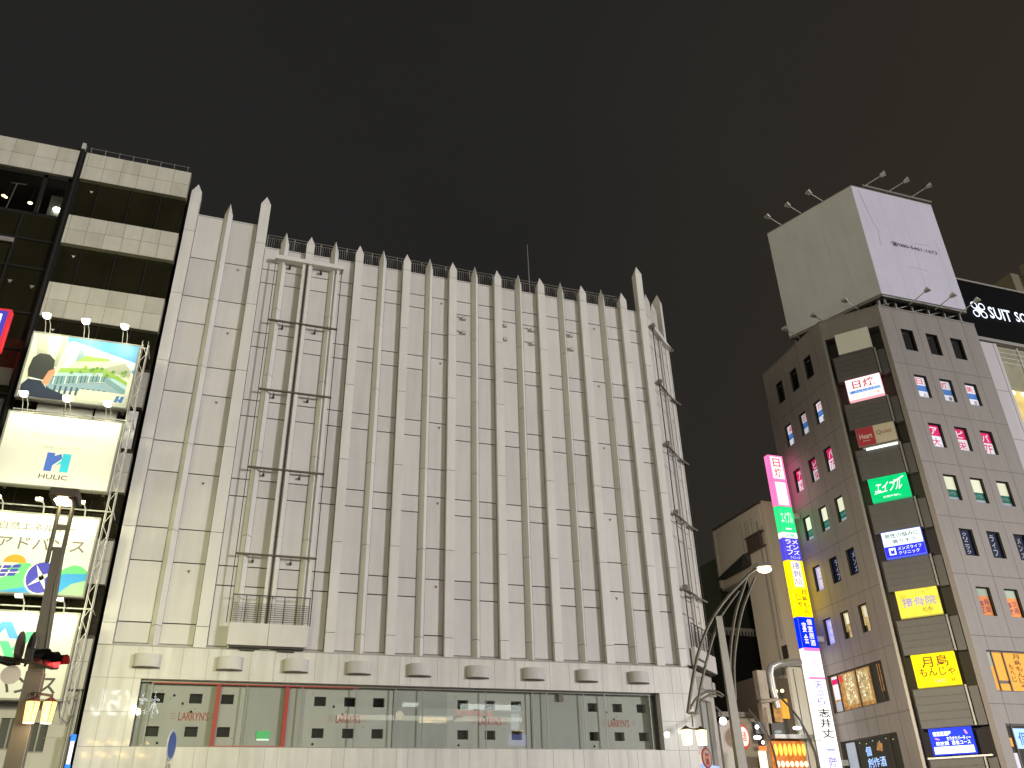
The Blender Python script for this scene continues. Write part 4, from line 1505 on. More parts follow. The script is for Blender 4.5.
# balcony parapets between the corner signs
for z0, z1 in ((26.8, 28.55), (23.42, 25.15), (20.1, 22.0), (16.75, 18.5), (13.4, 15.1), (9.95, 11.75), (6.25, 8.15), (3.0, 4.75)):
    mb = MB()
    mb.box(0.35, 2.82, -.35, .08, z0, z1, 0, FC)
    k = 5
    for i in range(k + 1):
        zz = z0 + (z1 - z0) * i / k
        mb.box(0.33, 2.84, -.3, .105, zz - .022, zz + .022, 0, FC)
    mb.box(2.86, 2.96, -.35, .11, z0 - .02, z1 + .06, 1, FC)
    mb.box(2.99, 3.45, -.7, -.25, z0, z1, 0, FC)
    mb.build('balcony_parapet', [M['louver'], M['metal_grey']], tower, .008)
mb = MB()
mb.box(0.3, 3.3, -.3, .16, 4.78, 4.86, 0, FC)
mb.build('sign_shelf', M['metal_light'], tower)


def corner_sign(label, z0, z1, mats, draw, a0=.66, a1=2.80, cat='sign', light=True):
    t = thing('shop_sign', label, cat, tuple(FC((a0 + a1) / 2, .1, z0)), 'signs down the cut corner')
    mb = MB()
    mb.box(a0, a1, -.05, .28, z0, z1, 0, FC)
    mb.build('sign_box', mats[0], t, .012)
    f = MB()
    draw(f, a0 + .03, a1 - .03, z0 + .03, z1 - .03, .285)
    f.build('sign_face', mats[1:], t)
    return t


white_on = lit('sign_white_on', (1.0, .97, 1.0), 1.0)
soft_w = lit('sign_white_soft', (.95, .98, 1.0), 1.0)


def s_blank(f, a0, a1, z0, z1, b):
    f.rect(a0, a1, z0, z1, b, 0, FC)


def s_tan(f, a0, a1, z0, z1, b):
    f.rect(a0, a1, z0, z1, b, 0, FC)
    f.text('日焼', FC, a0 + .35, a1 - .35, z0 + .72, z1 - .12, b + .006, 1)
    f.rect(a0 + .08, a1 - .08, z0 + .40, z0 + .62, b + .004, 4, FC)
    f.text('専門サロン', FC, a0 + .15, a1 - .15, z0 + .43, z0 + .6, b + .008, 2)
    f.text('日焼けマシン完備', FC, a0 + .2, a1 - .2, z0 + .12, z0 + .3, b + .006, 3)


def s_red(f, a0, a1, z0, z1, b):
    m_ = a0 + (a1 - a0) * .46
    f.rect(a0, m_, z0, z1, b, 0, FC)
    f.rect(m_, a1, z0, z1, b, 1, FC)
    f.text('Heart', FC, a0 + .14, m_ - .14, z0 + .45, z0 + .78, b + .006, 2)
    f.text('Quiet', FC, m_ + .1, a1 - .18, z0 + .5, z0 + .82, b + .006, 3)
    f.text('beauty', FC, a0 + .3, m_ - .3, z0 + .26, z0 + .36, b + .006, 2)


def s_green(f, a0, a1, z0, z1, b):
    f.rect(a0, a1, z0, z1, b, 0, FC)
    f.text('エイブル', FC, a0 + .22, a1 - .38, z0 + .48, z1 - .26, b + .006, 1, shear=.25)
    f.poly([(a0 + .15, z0 + .42), (a0 + .9, z0 + .5), (a0 + .9, z0 + .56), (a0 + .2, z0 + .47)], b + .007, 1, FC)
    f.poly([(a0 + 1.2, z0 + .95), (a1 - .15, z1 - .12), (a1 - .15, z1 - .2), (a0 + 1.25, z0 + .88)], b + .0075, 1, FC)
    f.text('お部屋探し', FC, a0 + .6, a1 - .5, z0 + .12, z0 + .24, b + .006, 1)


def s_mens(f, a0, a1, z0, z1, b):
    f.rect(a0, a1, z0, z1, b, 0, FC)
    f.rect(a0, a1, z0, z0 + .64, b + .003, 1, FC)
    f.text('男性の悩みに', FC, a0 + .15, a1 - .15, z1 - .38, z1 - .12, b + .006, 2)
    f.text('寄りそう', FC, a0 + .5, a1 - .35, z1 - .72, z1 - .48, b + .006, 2)
    f.rect(a0 + .2, a0 + .56, z0 + .14, z0 + .54, b + .006, 0, FC)
    f.poly([(a0 + .28, z0 + .2), (a0 + .48, z0 + .2), (a0 + .48, z0 + .48), (a0 + .38, z0 + .36), (a0 + .28, z0 + .48)], b + .009, 1, FC)
    f.text('メンズライフ', FC, a0 + .68, a1 - .15, z0 + .36, z0 + .56, b + .006, 0)
    f.text('クリニック', FC, a0 + .68, a1 - .3, z0 + .1, z0 + .3, b + .006, 0)


def s_bone(f, a0, a1, z0, z1, b):
    f.rect(a0, a1, z0, z1, b, 0, FC)
    f.text('接骨院', FC, a0 + .22, a1 - .15, z0 + .52, z0 + 1.02, b + .006, 1)
    f.text('とも', FC, a0 + 1.15, a1 - .4, z0 + .22, z0 + .42, b + .006, 2)
    f.text('からだの駅', FC, a0 + .6, a1 - .6, z1 - .26, z1 - .12, b + .006, 3)


def s_monja(f, a0, a1, z0, z1, b):
    f.rect(a0, a1, z0, z1, b, 0, FC)
    f.text('月島', FC, a0 + .42, a1 - .32, z1 - .68, z1 - .1, b + .006, 1)
    f.text('もんじゃ', FC, a0 + .22, a1 - .14, z0 + .48, z0 + .92, b + .006, 1)
    f.text('もへじ', FC, a0 + .9, a1 - .7, z0 + .12, z0 + .34, b + .006, 2)
    f.text('3F', FC, a1 - .45, a1 - .2, z0 + .14, z0 + .32, b + .006, 1)


def s_blue(f, a0, a1, z0, z1, b):
    f.rect(a0, a1, z0, z1, b, 0, FC)
    f.rect(a0 + .06, a1 - .06, z0 + .03, z0 + .36, b + .004, 1, FC)
    f.text('個室居酒屋', FC, a0 + .15, a0 + 1.0, z1 - .34, z1 - .12, b + .006, 1)
    f.text('カラオケパーティー', FC, a0 + .75, a1 - .1, z1 - .58, z1 - .38, b + .006, 1)
    f.text('飲放題', FC, a0 + .2, a0 + .8, z0 + .42, z0 + .6, b + .006, 1)
    f.text('宴会コース', FC, a0 + .95, a1 - .15, z0 + .42, z0 + .62, b + .006, 1)
    f.poly([(a1 - .35, z1 - .1), (a1 - .25, z1 - .12), (a1 - .18, z1 - .3), (a1 - .28, z1 - .32)], b + .006, 2, FC)
    f.poly([(a0 + .2, z0 + .72), (a0 + .4, z0 + .66), (a0 + .42, z0 + .72), (a0 + .22, z0 + .8)], b + .006, 2, FC)


corner_sign('blank unlit white sign panel, topmost on the cut corner', 28.6, 30.12, [M['metal_light'], plain('blank_sheet', (.72, .72, .64), .5)], s_blank, .78, 2.84)
corner_sign('lit white sign with red kanji for sun tanning on the cut corner', 25.25, 26.72, [lit('pink_edge', (1.0, .45, .5), 1.0), white_on, lit('tan_red', (.60, .01, .02), .8), lit('tan_blue', (.03, .08, .5), .8), lit('tan_orange', (.85, .35, .2), .9), lit('tan_sky', (.35, .55, .9), .9)], s_tan, .74, 2.82)
corner_sign('half red half cream unlit sign on the cut corner', 22.12, 23.36, [M['metal_grey'], plain('sign_red_paint', (.42, .03, .05), .4), plain('sign_cream_paint', (.55, .5, .38), .4), plain('pale_letter', (.7, .65, .6), .4), plain('brown_letter', (.3, .1, .1), .4)], s_red, .64, 2.88)
corner_sign('bright green lit sign with slanted white katakana on the cut corner', 18.58, 20.03, [lit('green_edge', (.02, .55, .2), .8), litpanel('sign_green', (.0, .56, .17), 1.0, 1.4, .22), white_on], s_green)
corner_sign('white over blue lit clinic sign on the cut corner', 15.18, 16.72, [lit('blue_edge', (.1, .15, .8), .8), litpanel('sign_mint_white', (.80, 1.0, .95), 1.0, 2, .2), litpanel('clinic_blue', (.03, .03, .72), 1.0, 1.4, .22), lit('clinic_ink', (.02, .05, .12), .8)], s_mens)
corner_sign('yellow lit sign with violet bone setter kanji on the cut corner', 11.84, 13.33, [lit('yellow_edge', (.6, .5, .1), .8), litpanel('sign_olive', (.74, .66, .06), 1.1, 1.6, .45), lit('bone_violet', (.32, .28, .62), .8), lit('bone_grey', (.25, .22, .1), .8), lit('bone_red', (.75, .4, .15), .8)], s_bone)
corner_sign('bright yellow lit sign with brush written monja lettering on the cut corner', 8.21, 9.88, [lit('yellow_edge_b', (.8, .65, .02), .9), litpanel('sign_yellow', (1.0, .78, .0), 1.05, 1.4, .22), lit('monja_ink', (.20, .07, .01), .8), lit('monja_blue', (.2, .2, .6), .8)], s_monja)
corner_sign('blue lit sign with a glowing white bottom strip, lowest on the cut corner', 4.93, 6.19, [lit('blue_edge_b', (.02, .05, .7), 1.0), litpanel('sign_blue_b', (.01, .04, .78), 1.1, 1.4, .22), lit('blue_white', (.9, .97, 1.0), 1.8), lit('blue_pink', (.7, .3, .8), 1.0)], s_blue, .64, 2.66)
t = thing('strip_light', 'glowing white tube light under the red and cream corner sign', 'lamp', tuple(FC(1.9, .1, 21.9)))
mb = MB()
mb.box(.85, 2.86, .05, .2, 21.98, 22.08, 1, FC)
mb.box(1.0, 2.80, .06, .22, 21.90, 22.0, 0, FC)
mb.build('tube', [lit('tube_white', (.92, 1.0, .98), 1.3), M['metal_light']], t)

# blade sign standing out from the far end of the side wall
bl = thing('blade_sign', 'tall narrow lit blade sign of stacked coloured panels on the grey corner building', 'sign', (34.3, 44.0, 4.0))
FBL = Frame((0, 44.0), (1, 0))
BX0, BX1 = 33.75, 34.92
zz = [24.35, 22.483, 20.675, 18.887, 18.487, 17.019, 15.222, 13.413, 11.538, 9.733, 6.345, 2.5]
mb = MB()
mb.box(BX0, BX1, -.4, 0, 2.5, 24.37, 0, FBL)
mb.box(BX1, 35.5, -.3, -.1, 20.0, 20.3, 0, FBL)
mb.box(BX1, 35.5, -.3, -.1, 12.0, 12.3, 0, FBL)
mb.box(BX1, 35.5, -.3, -.1, 5.0, 5.3, 0, FBL)
mb.build('sign_frame', M['metal_light'], bl)
BM = {'w': lit('blade_white', (1.0, .97, .98), 1.05), 'p': lit('blade_pink', (1.0, .16, .42), 1.5), 'g': lit('blade_green', (.02, .62, .2), 1.4), 'n': lit('blade_navy', (.06, .05, .55), 1.4),
      'y': lit('blade_yellow', (1.0, .72, .0), 1.5), 'b': lit('blade_blue', (.0, .02, .75), 1.5), 'r': lit('blade_red', (.8, .04, .08), 1.0), 'k': lit('blade_ink', (.04, .035, .03), .6), 'v': lit('blade_violet', (.22, .22, .62), .9), 'c': lit('blade_cream', (1.0, .9, .55), 1.5)}
BK = list(BM)
BS = {}
for q_ in BK:                                       # brighter copies for the hidden wall side, added to throw colour on the wall
    BS[q_] = BM[q_].copy()
    BS[q_].node_tree.nodes['Principled BSDF'].inputs['Emission Strength'].default_value *= 3.5


def blade(k, base, marks):
    z1, z0 = zz[k], zz[k + 1]
    f = MB()
    f.box(BX0 + .02, BX1 - .02, 0.0, .03, z0 + .02, z1 - .02, BK.index(base), FBL)
    f.box(BX0 - .025, BX0 - .002, -.38, -.02, z0 + .02, z1 - .02, BK.index(base), FBL)
    for s_, u0, u1, v0, v1, mk, ver in marks:
        A = lambda u: BX0 + .02 + (BX1 - BX0 - .04) * u
        Z = lambda v: z0 + (z1 - z0) * v
        if s_ == '#':
            f.rect(A(u0), A(u1), Z(v0), Z(v1), .036, BK.index(mk), FBL)
        else:
            f.text(s_, FBL, A(u0), A(u1), Z(v0), Z(v1), .042, BK.index(mk), vertical=ver)
    f.box(BX1 + .002, BX1 + .02, -.38, -.02, z0 + .02, z1 - .02, len(BK) + BK.index(base), FBL)  # unseen strip facing the wall, added for its colour spill
    f.build('sign_panel', [BM[q] for q in BK] + [BS[q] for q in BK], bl)


blade(0, 'p', [('#', .1, .9, .08, .94, 'w', 0), ('日焼', .25, .75, .12, .9, 'r', 1)])
blade(1, 'p', [('#', .14, .86, .05, .95, 'w', 0), ('#', .3, .7, .3, .6, 'c', 0)])
blade(2, 'g', [('エイブル', .12, .88, .35, .8, 'w', 0), ('#', .3, .7, .1, .16, 'w', 0)])
blade(3, 'w', [('店舗', .2, .8, .2, .8, 'g', 0)])
blade(4, 'n', [('メンズ', .52, .92, .22, .95, 'w', 1), ('ライフ', .08, .48, .22, .95, 'w', 1), ('クリニック', .25, .9, .06, .18, 'w', 0)])
blade(5, 'y', [('#', .18, .82, .04, .96, 'c', 0), ('接骨院', .22, .78, .06, .94, 'v', 1)])
blade(6, 'y', [('月島もん', .5, .85, .1, .95, 'k', 1), ('じゃ', .15, .45, .3, .8, 'k', 1)])
blade(7, 'b', [('個室居酒', .5, .82, .06, .95, 'w', 1), ('宴会', .15, .42, .1, .85, 'w', 1)])
blade(8, 'w', [('#', 0, 1, .9, 1.0, 'p', 0), ('#', 0, 1, 0, .06, 'p', 0), ('花', .4, .62, .4, .6, 'p', 0)])
blade(9, 'w', [('天ぷら', .25, .75, .56, .97, 'v', 1), ('志井丈', .16, .86, .02, .52, 'k', 1)])
blade(10, 'w', [('一階', .25, .75, .6, .95, 'v', 1)])

# rooftop billboard
rb = thing('rooftop_billboard', 'huge blank white boxed billboard on the roof of the grey corner building', 'billboard', (41, 37, 31.5))
P0, P1, P2, P3 = (38.0, 34.9), (45.05, 34.9), (42.4, 44.2), (35.37, 41.28)
FBR = Frame(P0, (P1[0] - P0[0], P1[1] - P0[1]))
FBLF = Frame(P3, (P0[0] - P3[0], P0[1] - P3[1]))
LR = 7.05
LLF = math.hypot(P0[0] - P3[0], P0[1] - P3[1])
BZ0, BZ1 = 32.45, 41.65
mb = MB()
mb.rect(0, LR, BZ0, BZ1, 0, 0, FBR)
mb.build('right_sheet', M['boxsheet'], rb)
mb = MB()
mb.rect(0, LLF, BZ0, BZ1, 0, 0, FBLF)
mb.face([(P1[0], P1[1], BZ0), (P2[0], P2[1], BZ0), (P2[0], P2[1], BZ1), (P1[0], P1[1], BZ1)])
mb.face([(P2[0], P2[1], BZ0), (P3[0], P3[1], BZ0), (P3[0], P3[1], BZ1), (P2[0], P2[1], BZ1)])
mb.face([(p[0], p[1], BZ1 - .05) for p in (P0, P1, P2, P3)])
mb.build('left_sheet', M['boxsheet_l'], rb)
mb = MB()
for k in range(1, 7):
    if k in (2, 4, 6):
        a = LR * k / 7 + .12 * (k % 4)
        mb.box(a - .004, a + .004, .001, .005, BZ0 + (.9 if k == 4 else 0), BZ1 - (3.2 if k == 6 else .4), 0, FBR)
    if k in (1, 3, 5):
        a = LLF * k / 7
        mb.box(a - .004, a + .004, .001, .005, BZ0 + (k == 3) * 2.0, BZ1 - (k == 1) * 3.0, 0, FBLF)
for pl in (((.55, 41.4), (.75, 40.2), (1.05, 38.6), (1.3, 38.0), (1.2, 37.3), (1.15, 36.7)), ((3.0, 35.2), (4.2, 35.3), (4.6, 35.2)), ((2.6, 37.2), (3.6, 37.1), (4.3, 37.5), (5.5, 37.6))):
    mb.tube([FBR(a, .004, c) for a, c in pl], .014, 5)
for pl in (((4.0, 39.0), (4.3, 37.8), (4.2, 36.8)), ((2.2, 40), (2.3, 38.5)), ((5.1, 36.8), (5.2, 34.5))):
    mb.tube([FBLF(a, .004, c) for a, c in pl], .010, 5)
mb.build('sheet_seam', plain('seam_grey', (.42, .41, .45), .7), rb)
mb = MB()
mb.text('☎080-5461-1673', FBR, 2.1, 6.05, 36.85, 37.25, .008, 0)
mb.build('lettering', M['black'], rb)
for F_, L_ in ((FBR, LR), (FBLF, LLF)):
    mb = MB()
    for k in range(6):
        a = .15 + (L_ - .3) * k / 5
        mb.box(a - .06, a + .06, -.65, -.5, 31.5, BZ0, 0, F_)
        if k < 5:
            mb.bar(F_(a, -.58, 31.9), F_(a + L_ / 5, -.58, BZ0), .06)
            mb.bar(F_(a + .3, -.2, BZ0), F_(a + .3, -1.6, BZ0 - .05), .07)
    mb.box(0, L_, -.3, -.05, BZ0 - .16, BZ0 - .02, 0, F_)
    mb.box(0, L_, -.68, -.46, 31.75, 31.85, 0, F_)
    mb.box(0, L_, -.3, .0, BZ1, BZ1 + .07, 0, F_)
    mb.build('support_lattice', M['metal_grey'], rb)
mb = MB()
mb.box(.9, 7, .1, .2, BZ1 + .1, BZ1 + .2, 0, FBR)
mb.build('conduit', M['metal_grey'], rb)


def rflood(F_, a, z, up, tilt):
    mb = MB()
    if up:
        p, q = F_(a, 0, z), F_(a + tilt, 1.0, z + .42)
    else:
        p, q = F_(a, -.1, z - .5), F_(a + tilt, 1.1, z - .2)
    mb.tube([p, q], .035, 6)
    v = (q - p).normalized()
    u = v.cross(Vector((0, 0, 1))).normalized()
    w_ = u.cross(v)
    c = q + v * .12
    s_ = -1 if up else 1
    vs = []
    for e in (-.16, .2):
        for i, j in ((-.2, -.1), (.2, -.1), (.2, .1), (-.2, .1)):
            k_ = 1.0 if e > 0 else .55
            vs.append(c + v * e + u * i * k_ + w_ * j * k_)
    mb.add(vs, [(0, 1, 2, 3), (4, 5, 6, 7), (0, 1, 5, 4), (1, 2, 6, 5), (2, 3, 7, 6), (3, 0, 4, 7)], 0)
    mb.build('floodlight', M['metal_light'], rb)


for a in (1.05, 3.1, 5.1):
    rflood(FBR, a, BZ1 + .15, True, .85)
for a in (1.3, 3.0, 4.75):
    rflood(FBLF, a, BZ1, True, -.35)
for a in (2.2, 4.3, 6.3):
    rflood(FBR, a, BZ0 + .1, False, .3)
for a in (.7, 2.9, 5.2):
    rflood(FBLF, a, BZ0 + .1, False, -.2)

# ================================================================== suit shop building behind, far right
suit = thing('suit_shop_building', 'shop building with black top fascia and yellow lit glass front, right edge', 'building', (55, 36.5, 0))
FQ = Frame((0, 36.0), (1, 0))
mb = MB()
mb.box(45.6, 66, 36.4, 56, 0, 35.7)
mb.build('building_body', M['metal_dark'], suit)
mb = MB()
mb.box(45.56, 66, -.38, 0, 31.3, 36.0, 0, FQ)
mb.box(45.56, 66, -.38, .12, 36.0, 36.14, 1, FQ)
mb.box(45.56, 66, -.38, .1, 31.05, 31.3, 1, FQ)
mb.build('fascia', [plain('black_fascia', (.003, .003, .004), .5, 0.0, 0.03), M['metal_grey']], suit)
mb = MB()
mb.box(45.6, 48.1, -.38, -.05, 0, 31.0, 0, FQ)
for z in (27.2, 23.6, 20.0, 16.4):
    mb.box(45.6, 48.1, -.05, -.046, z - .015, z + .015, 1, FQ)
mb.box(47.9, 48.15, -.3, -.02, 0, 31.0, 0, FQ)
mb.build('side_pier', [stone('pale_metal_panel', (.52, .50, .54), .4, .05, .03, .5), M['joint_grey']], suit)
cw = MB()
for k in range(9):
    a = 48.2 + k * 1.9
    cw.box(a - .04, a + .04, -.2, -.08, 0, 31.0, 0, FQ)
for z in (29.6, 30.0, 30.4, 30.8):
    cw.box(48.2, 66, -.15, -.1, z - .03, z + .03, 0, FQ)
for z in (24.5, 19.5):
    cw.box(48.2, 66, -.2, -.08, z - .08, z + .08, 0, FQ)
cw_o = cw.build('curtain_wall', M['metal_light'], suit)
mb = MB()
mb.rect(48.2, 66, 0, 31.0, -.14, 0, FQ)
mb.build('glass_pane', M['glass_clear'], cw_o)
mb = MB()
mb.rect(48.2, 66, 27.6, 31.0, -.37, 1, FQ)
mb.rect(48.2, 66, 0.1, 27.6, -.37, 0, FQ)
for k in range(12):
    mb.disc(FQ, 48.6 + k * .9, 27.4, .16, -.36, -.30, 2, 10)
mb.build('lit_interior', [litpanel('gold_interior', (1.0, .74, .30), 1.0, .8, .4), litpanel('pale_interior', (.36, .32, .24), .9, .8, .3), lit('spot_row', (1, .95, .75), 3)], suit)
ss = thing('fascia_sign', 'white lit four petal emblem and suit shop name on the black fascia', 'sign', (50, 35.95, 32.5))
mb = MB()
Lc_, zc = 47.55, 33.62
for sx in (-1, 1):
    for sz in (-1, 1):
        cx, cz = Lc_ + sx * .335, zc + sz * .335
        ro = [(cx + .30 * math.cos(q * .3142), cz + .30 * math.sin(q * .3142)) for q in range(20)]
        ri = [(cx + .21 * math.cos(q * .3142), cz + .21 * math.sin(q * .3142)) for q in range(20)]
        for q in range(20):
            r_ = (q + 1) % 20
            mb.face([FQ(ro[q][0], .08 + .002 * (sx + 2 * sz), ro[q][1]), FQ(ro[r_][0], .08 + .002 * (sx + 2 * sz), ro[r_][1]), FQ(ri[r_][0], .08 + .002 * (sx + 2 * sz), ri[r_][1]), FQ(ri[q][0], .08 + .002 * (sx + 2 * sz), ri[q][1])])
mb.box(Lc_ - .06, Lc_ + .06, .06, .095, zc - .3, zc + .3, 0, FQ)
mb.box(Lc_ - .3, Lc_ + .3, .06, .0935, zc - .06, zc + .06, 0, FQ)
mb.build('emblem', lit('fascia_white', (.78, .88, 1.0), 1.2), ss)
mb = MB()
mb.text('SUIT', FQ, 48.42, 50.45, 33.1, 34.1, .09, 0)
mb.text('SQUARE', FQ, 50.85, 54.3, 33.1, 34.1, .09, 0)
mb.build('lettering', lit('fascia_white_b', (.82, .9, 1.0), 1.2), ss)
ft = thing('distant_tower', 'dim beige distant tower top behind the black fascia at the right edge', 'building', (92, 60, 0))
mb = MB()
mb.box(86.9, 104, 60, 75, 0, 62.0)
mb.box(88.9, 104, 59.2, 60, 0, 63.4)
mb.build('wall', stone('dim_tower', (.12, .10, .065), .7, .1, .08, .3), ft)

# ================================================================== the alley between the store and the grey building
bb = thing('beige_building', 'plain beige windowless building with a hung parapet panel behind the blade sign', 'building', (38, 47, 0))
mb = MB()
mb.box(34.0, 46, 45.9, 48.9, 0, 21.75)
mb.build('wall', M['beige'], bb)
FW = Frame((34.0, 52.25), (0, -1))                  # faces -X; a runs from the far edge towards the camera
mb = MB()
mb.box(0, 6.0, -.5, .06, 17.15, 21.6, 0, FW)
mb.box(0, 6.3, -.5, .14, 21.6, 21.75, 1, FW)
mb.box(0, .22, .06, .12, 17.15, 21.6, 2, FW)
mb.box(0, 3.3, .06, .12, 17.15, 17.35, 2, FW)
for a in (3.6, 4.1, 4.4, 4.9):
    mb.box(a - .02, a + .02, .06, .065, 19.0, 21.0, 1, FW)
mb.build('parapet_panel', [M['beige'], M['metal_brown'], M['palewall']], bb)
mb = MB()
mb.add([FW(.75, .06, 17.75), FW(4.2, .06, 17.8), FW(4.2, .06, 18.75), FW(.75, .9, 17.65), FW(4.2, .9, 17.7), FW(3.9, .4, 18.7)], [(0, 3, 4, 1), (3, 5, 4), (0, 5, 3), (1, 4, 5, 2), (0, 2, 5)])
mb.build('awning', plain('awning_dark', (.03, .028, .02), .7), bb)
mb = MB()
for k in range(6):
    mb.box(4.3 + k * .3, 4.42 + k * .3, .06, .3, 18.7, 19.6, 0, FW)
mb.box(4.2, 6.2, .06, .34, 19.6, 19.7, 0, FW)
mb.box(4.2, 6.2, .06, .34, 18.6, 18.7, 0, FW)
mb.build('louver', M['metal_brown'], bb)
mb = MB()
mb.box(5.85, 6.4, 0, .05, 11.3, 12.1, 0, FW)
mb.build('vent_opening', M['room_dark'], bb)
mb = MB()
mb.tube([FW(5.6, .1, 9), FW(5.6, .1, 20.5)], .05, 6)
mb.tube([FW(6.1, .1, 12.5), FW(6.1, .1, 20)], .03, 6)
mb.build('conduit', M['metal_grey'], bb)

dg = thing('dark_building', 'dark unlit building with a pale toothed roof railing seen through the gap', 'building', (36, 60, 0))
mb = MB()
mb.box(37.54, 46, 58, 70, 0, 15.604)
mb.build('wall', plain('void_black', (.004, .004, .004), .8), dg)
mb = MB()
xl, zr = 37.41, 15.682
mb.box(xl, 46, 57.9, 58.0, zr + .05, zr + .28)
x = xl
while x < 46:
    mb.box(x, x + .12, 57.92, 57.98, zr - .3, zr + .05)
    x += .28
mb.build('roof_railing', M['metal_light'], dg)
mb = MB()
mb.box(41.512, 60, 64, 72, 0, 23.629)
mb.build('rear_block', stone('rear_green', (.045, .055, .035), .8, .1, .1, .4), dg)

lb = thing('low_building', 'low pale shop building at the foot of the gap with a round lit sign', 'building', (29.3, 44.2, 0))
mb = MB()
mb.prism([(27.2, 44.0), (30.3, 44.0), (30.3, 50), (27.2, 50)], 0, 7.188)
mb.add([(27.2, 43.95, 7.238), (30.3, 43.95, 7.695), (30.3, 50, 7.695), (27.2, 50, 7.238), (27.2, 43.95, 7.238 - .2), (30.3, 43.95, 7.695 - .9)], [(0, 1, 2, 3), (0, 1, 5, 4)])
mb.build('wall', M['palewall'], lb)
mb = MB()
mb.box(27.0, 30.35, 43.6, 44.0, 7.454, 7.721)
mb.build('roof_edge', M['metal_brown'], lb)
mb = MB()
mb.box(28.2, 30.3, 43.9, 44.02, 4.9, 5.425)
mb.build('shop_front', M['metal_grey'], lb)
t = thing('round_sign', 'white round lit sign with a red rim on the low pale building', 'sign', (28.6, 43.8, 6.0))
FRS = Frame((28.5, 43.7), (.866, .498))
mb = MB()
mb.disc(FRS, 0, 6.45, .62, -.12, .0, 0, 24)
mb.disc(FRS, 0, 6.45, .50, .0, .012, 1, 24)
mb.text('酒', FRS, -.22, .22, 6.2, 6.7, .02, 0)
mb.build('disc', [lit('rim_red', (.75, .08, .06), .7), lit('disc_white', (1.0, .9, .8), .95)], t)

sp = thing('lantern_shop', 'eatery with a silver exhaust duct and rows of yellow lanterns beside the blade sign', 'building', (31.8, 43.5, 0))
FE = Frame((0, 43.0), (1, 0))
ex0, ex1 = 29.651, 32.614
mb = MB()
mb.box(ex0 - .1, 32.667, 43.35, 45.5, 0, 9.6)
mb.build('wall', M['metal_brown'], sp)
mb = MB()
mb.box(31.766, 32.667, -.34, -.1, 0, 10.195, 0, FE)
for a in (.28,):
    mb.box(31.766 + a, 31.766 + a + .03, -.1, -.06, 2, 10.082, 1, FE)
mb.build('side_panel', [stone('side_cladding', (.70, .68, .62), .5, .1, .05, .6), M['joint_grey']], sp)
mb = MB()
dz = 10.307
mb.tube([(30.466, 42.9, 7.878), (30.331, 42.9, 8.842), (30.307, 42.9, 9.716), (30.452, 42.9, 10.109), (30.895, 42.9, 10.291), (31.808, 42.9, 10.407), (32.509, 42.9, 10.46)], .20, 12)
mb.build('exhaust_duct', M['steel'], sp)
mb = MB()
mb.box(29.336, 29.934, -.2, .25, 8.3, 9.885, 0, FE)
mb.box(29.348, 29.874, -.2, .2, 7.033, 8.144, 0, FE)
mb.bar((29.542, 42.9, 7.86), (29.32, 42.9, 4.785), .3)
mb.tube([(29.273, 42.8, 8.159), (30.495, 42.8, 8.346)], .12, 8)
mb.build('duct_box', stone('duct_rust', (.30, .25, .19), .6, .3, .2, 1.5, .2), sp, .02)
mb = MB()
mb.box(30.032, 31.158, -.33, -.2, 6.316, 8.871, 0, FE)
mb.build('upper_window', M['glass_dark'], sp)
for (px, py, w, h, mt) in ((778, 700, .4, .5, 'wood'), (784, 708, .45, .9, 'amber'), (779, 708, .35, .7, 'wood')):
    pass
mb = MB()
c = Vector((30.762, 43.05, 7.85))
mb.box(c.x - .5, c.x + .0, 43.03, 43.1, c.z - .7, c.z + .45, 0)
mb.box(c.x + .05, c.x + .5, 43.03, 43.1, c.z - .5, c.z + .55, 1)
mb.ball((c.x - .2, 43.0, c.z + .95), .12, 2)
mb.ball((c.x + .25, 43.0, c.z + .98), .10, 2)
mb.build('window_glow', [EM['wood'], EM['amber'], lit('warm_bulb', (1, .8, .4), 3)], sp)
mb = MB()
mb.box(29.544, 32.062, 42.3, 43.05, 6.226, 6.432)
mb.build('canopy', M['metal_grey'], sp)
lampm = lit('street_white', (.95, 1.0, .97), 9)
mb = MB()
mb.ball((31.062, 42.3, 6.764), .17, 0, 10, (1.5, .8, .5))
mb.build('shop_lamp', lampm, sp)
lamp_light('shop_glow', sp, Vector((31.04, 42.3, 6.661)) + Vector((.3, -1.6, .3)), 70, (.95, 1, .95), 'POINT', .15)
mb = MB()
mb.box(29.338, 31.532, 42.62, 42.7, 3.0, 6.123, 0)
lm = mb.build('lantern_board', litpanel('lantern_board_back', (.62, .20, .04), .6, 3.5, .6), sp)
yl = litpanel('lantern_yellow', (1.0, .60, .10), 1.15, 6.0, .35)
for r_ in range(3):
    for q in range(7):
        x = 29.465 + .14 + q * .30
        z = 5.867 - .2 - r_ * .72
        mb = MB()
        mb.ball((x, 42.5, z), .125, 0 if r_ != 1 else 1, 8, (1, .7, (2.5 if r_ != 1 else 1.2) + .2 * rnd.random()))
        mb.build('paper_lantern', [yl, lit('lantern_pale', (1.0, .75, .55), 1.2)], lm)
mb = MB()
mb.tube([(29.719, 41.5, 8.248), (30.204, 41.5, 7.791), (30.76, 41.5, 7.079), (31.146, 41.5, 6.219), (31.359, 41.5, 5.469), (31.365, 41.5, 4.68), (31.29, 41.5, 4.097)], .06, 8)
mb.build('awning_hoop', M['metal_dark'], sp)
mb = MB()
mb.tube([(28.25, 41.5, 6.94), (28.561, 41.5, 6.293), (28.766, 41.5, 5.457), (28.836, 41.5, 4.584)], .05, 8)
mb.build('awning_hoop', M['metal_dark'], sp)
t = thing('banner', 'white and orange lit upright banner left of the yellow lanterns', 'sign', (30.6, 42.3, 3))
mb = MB()
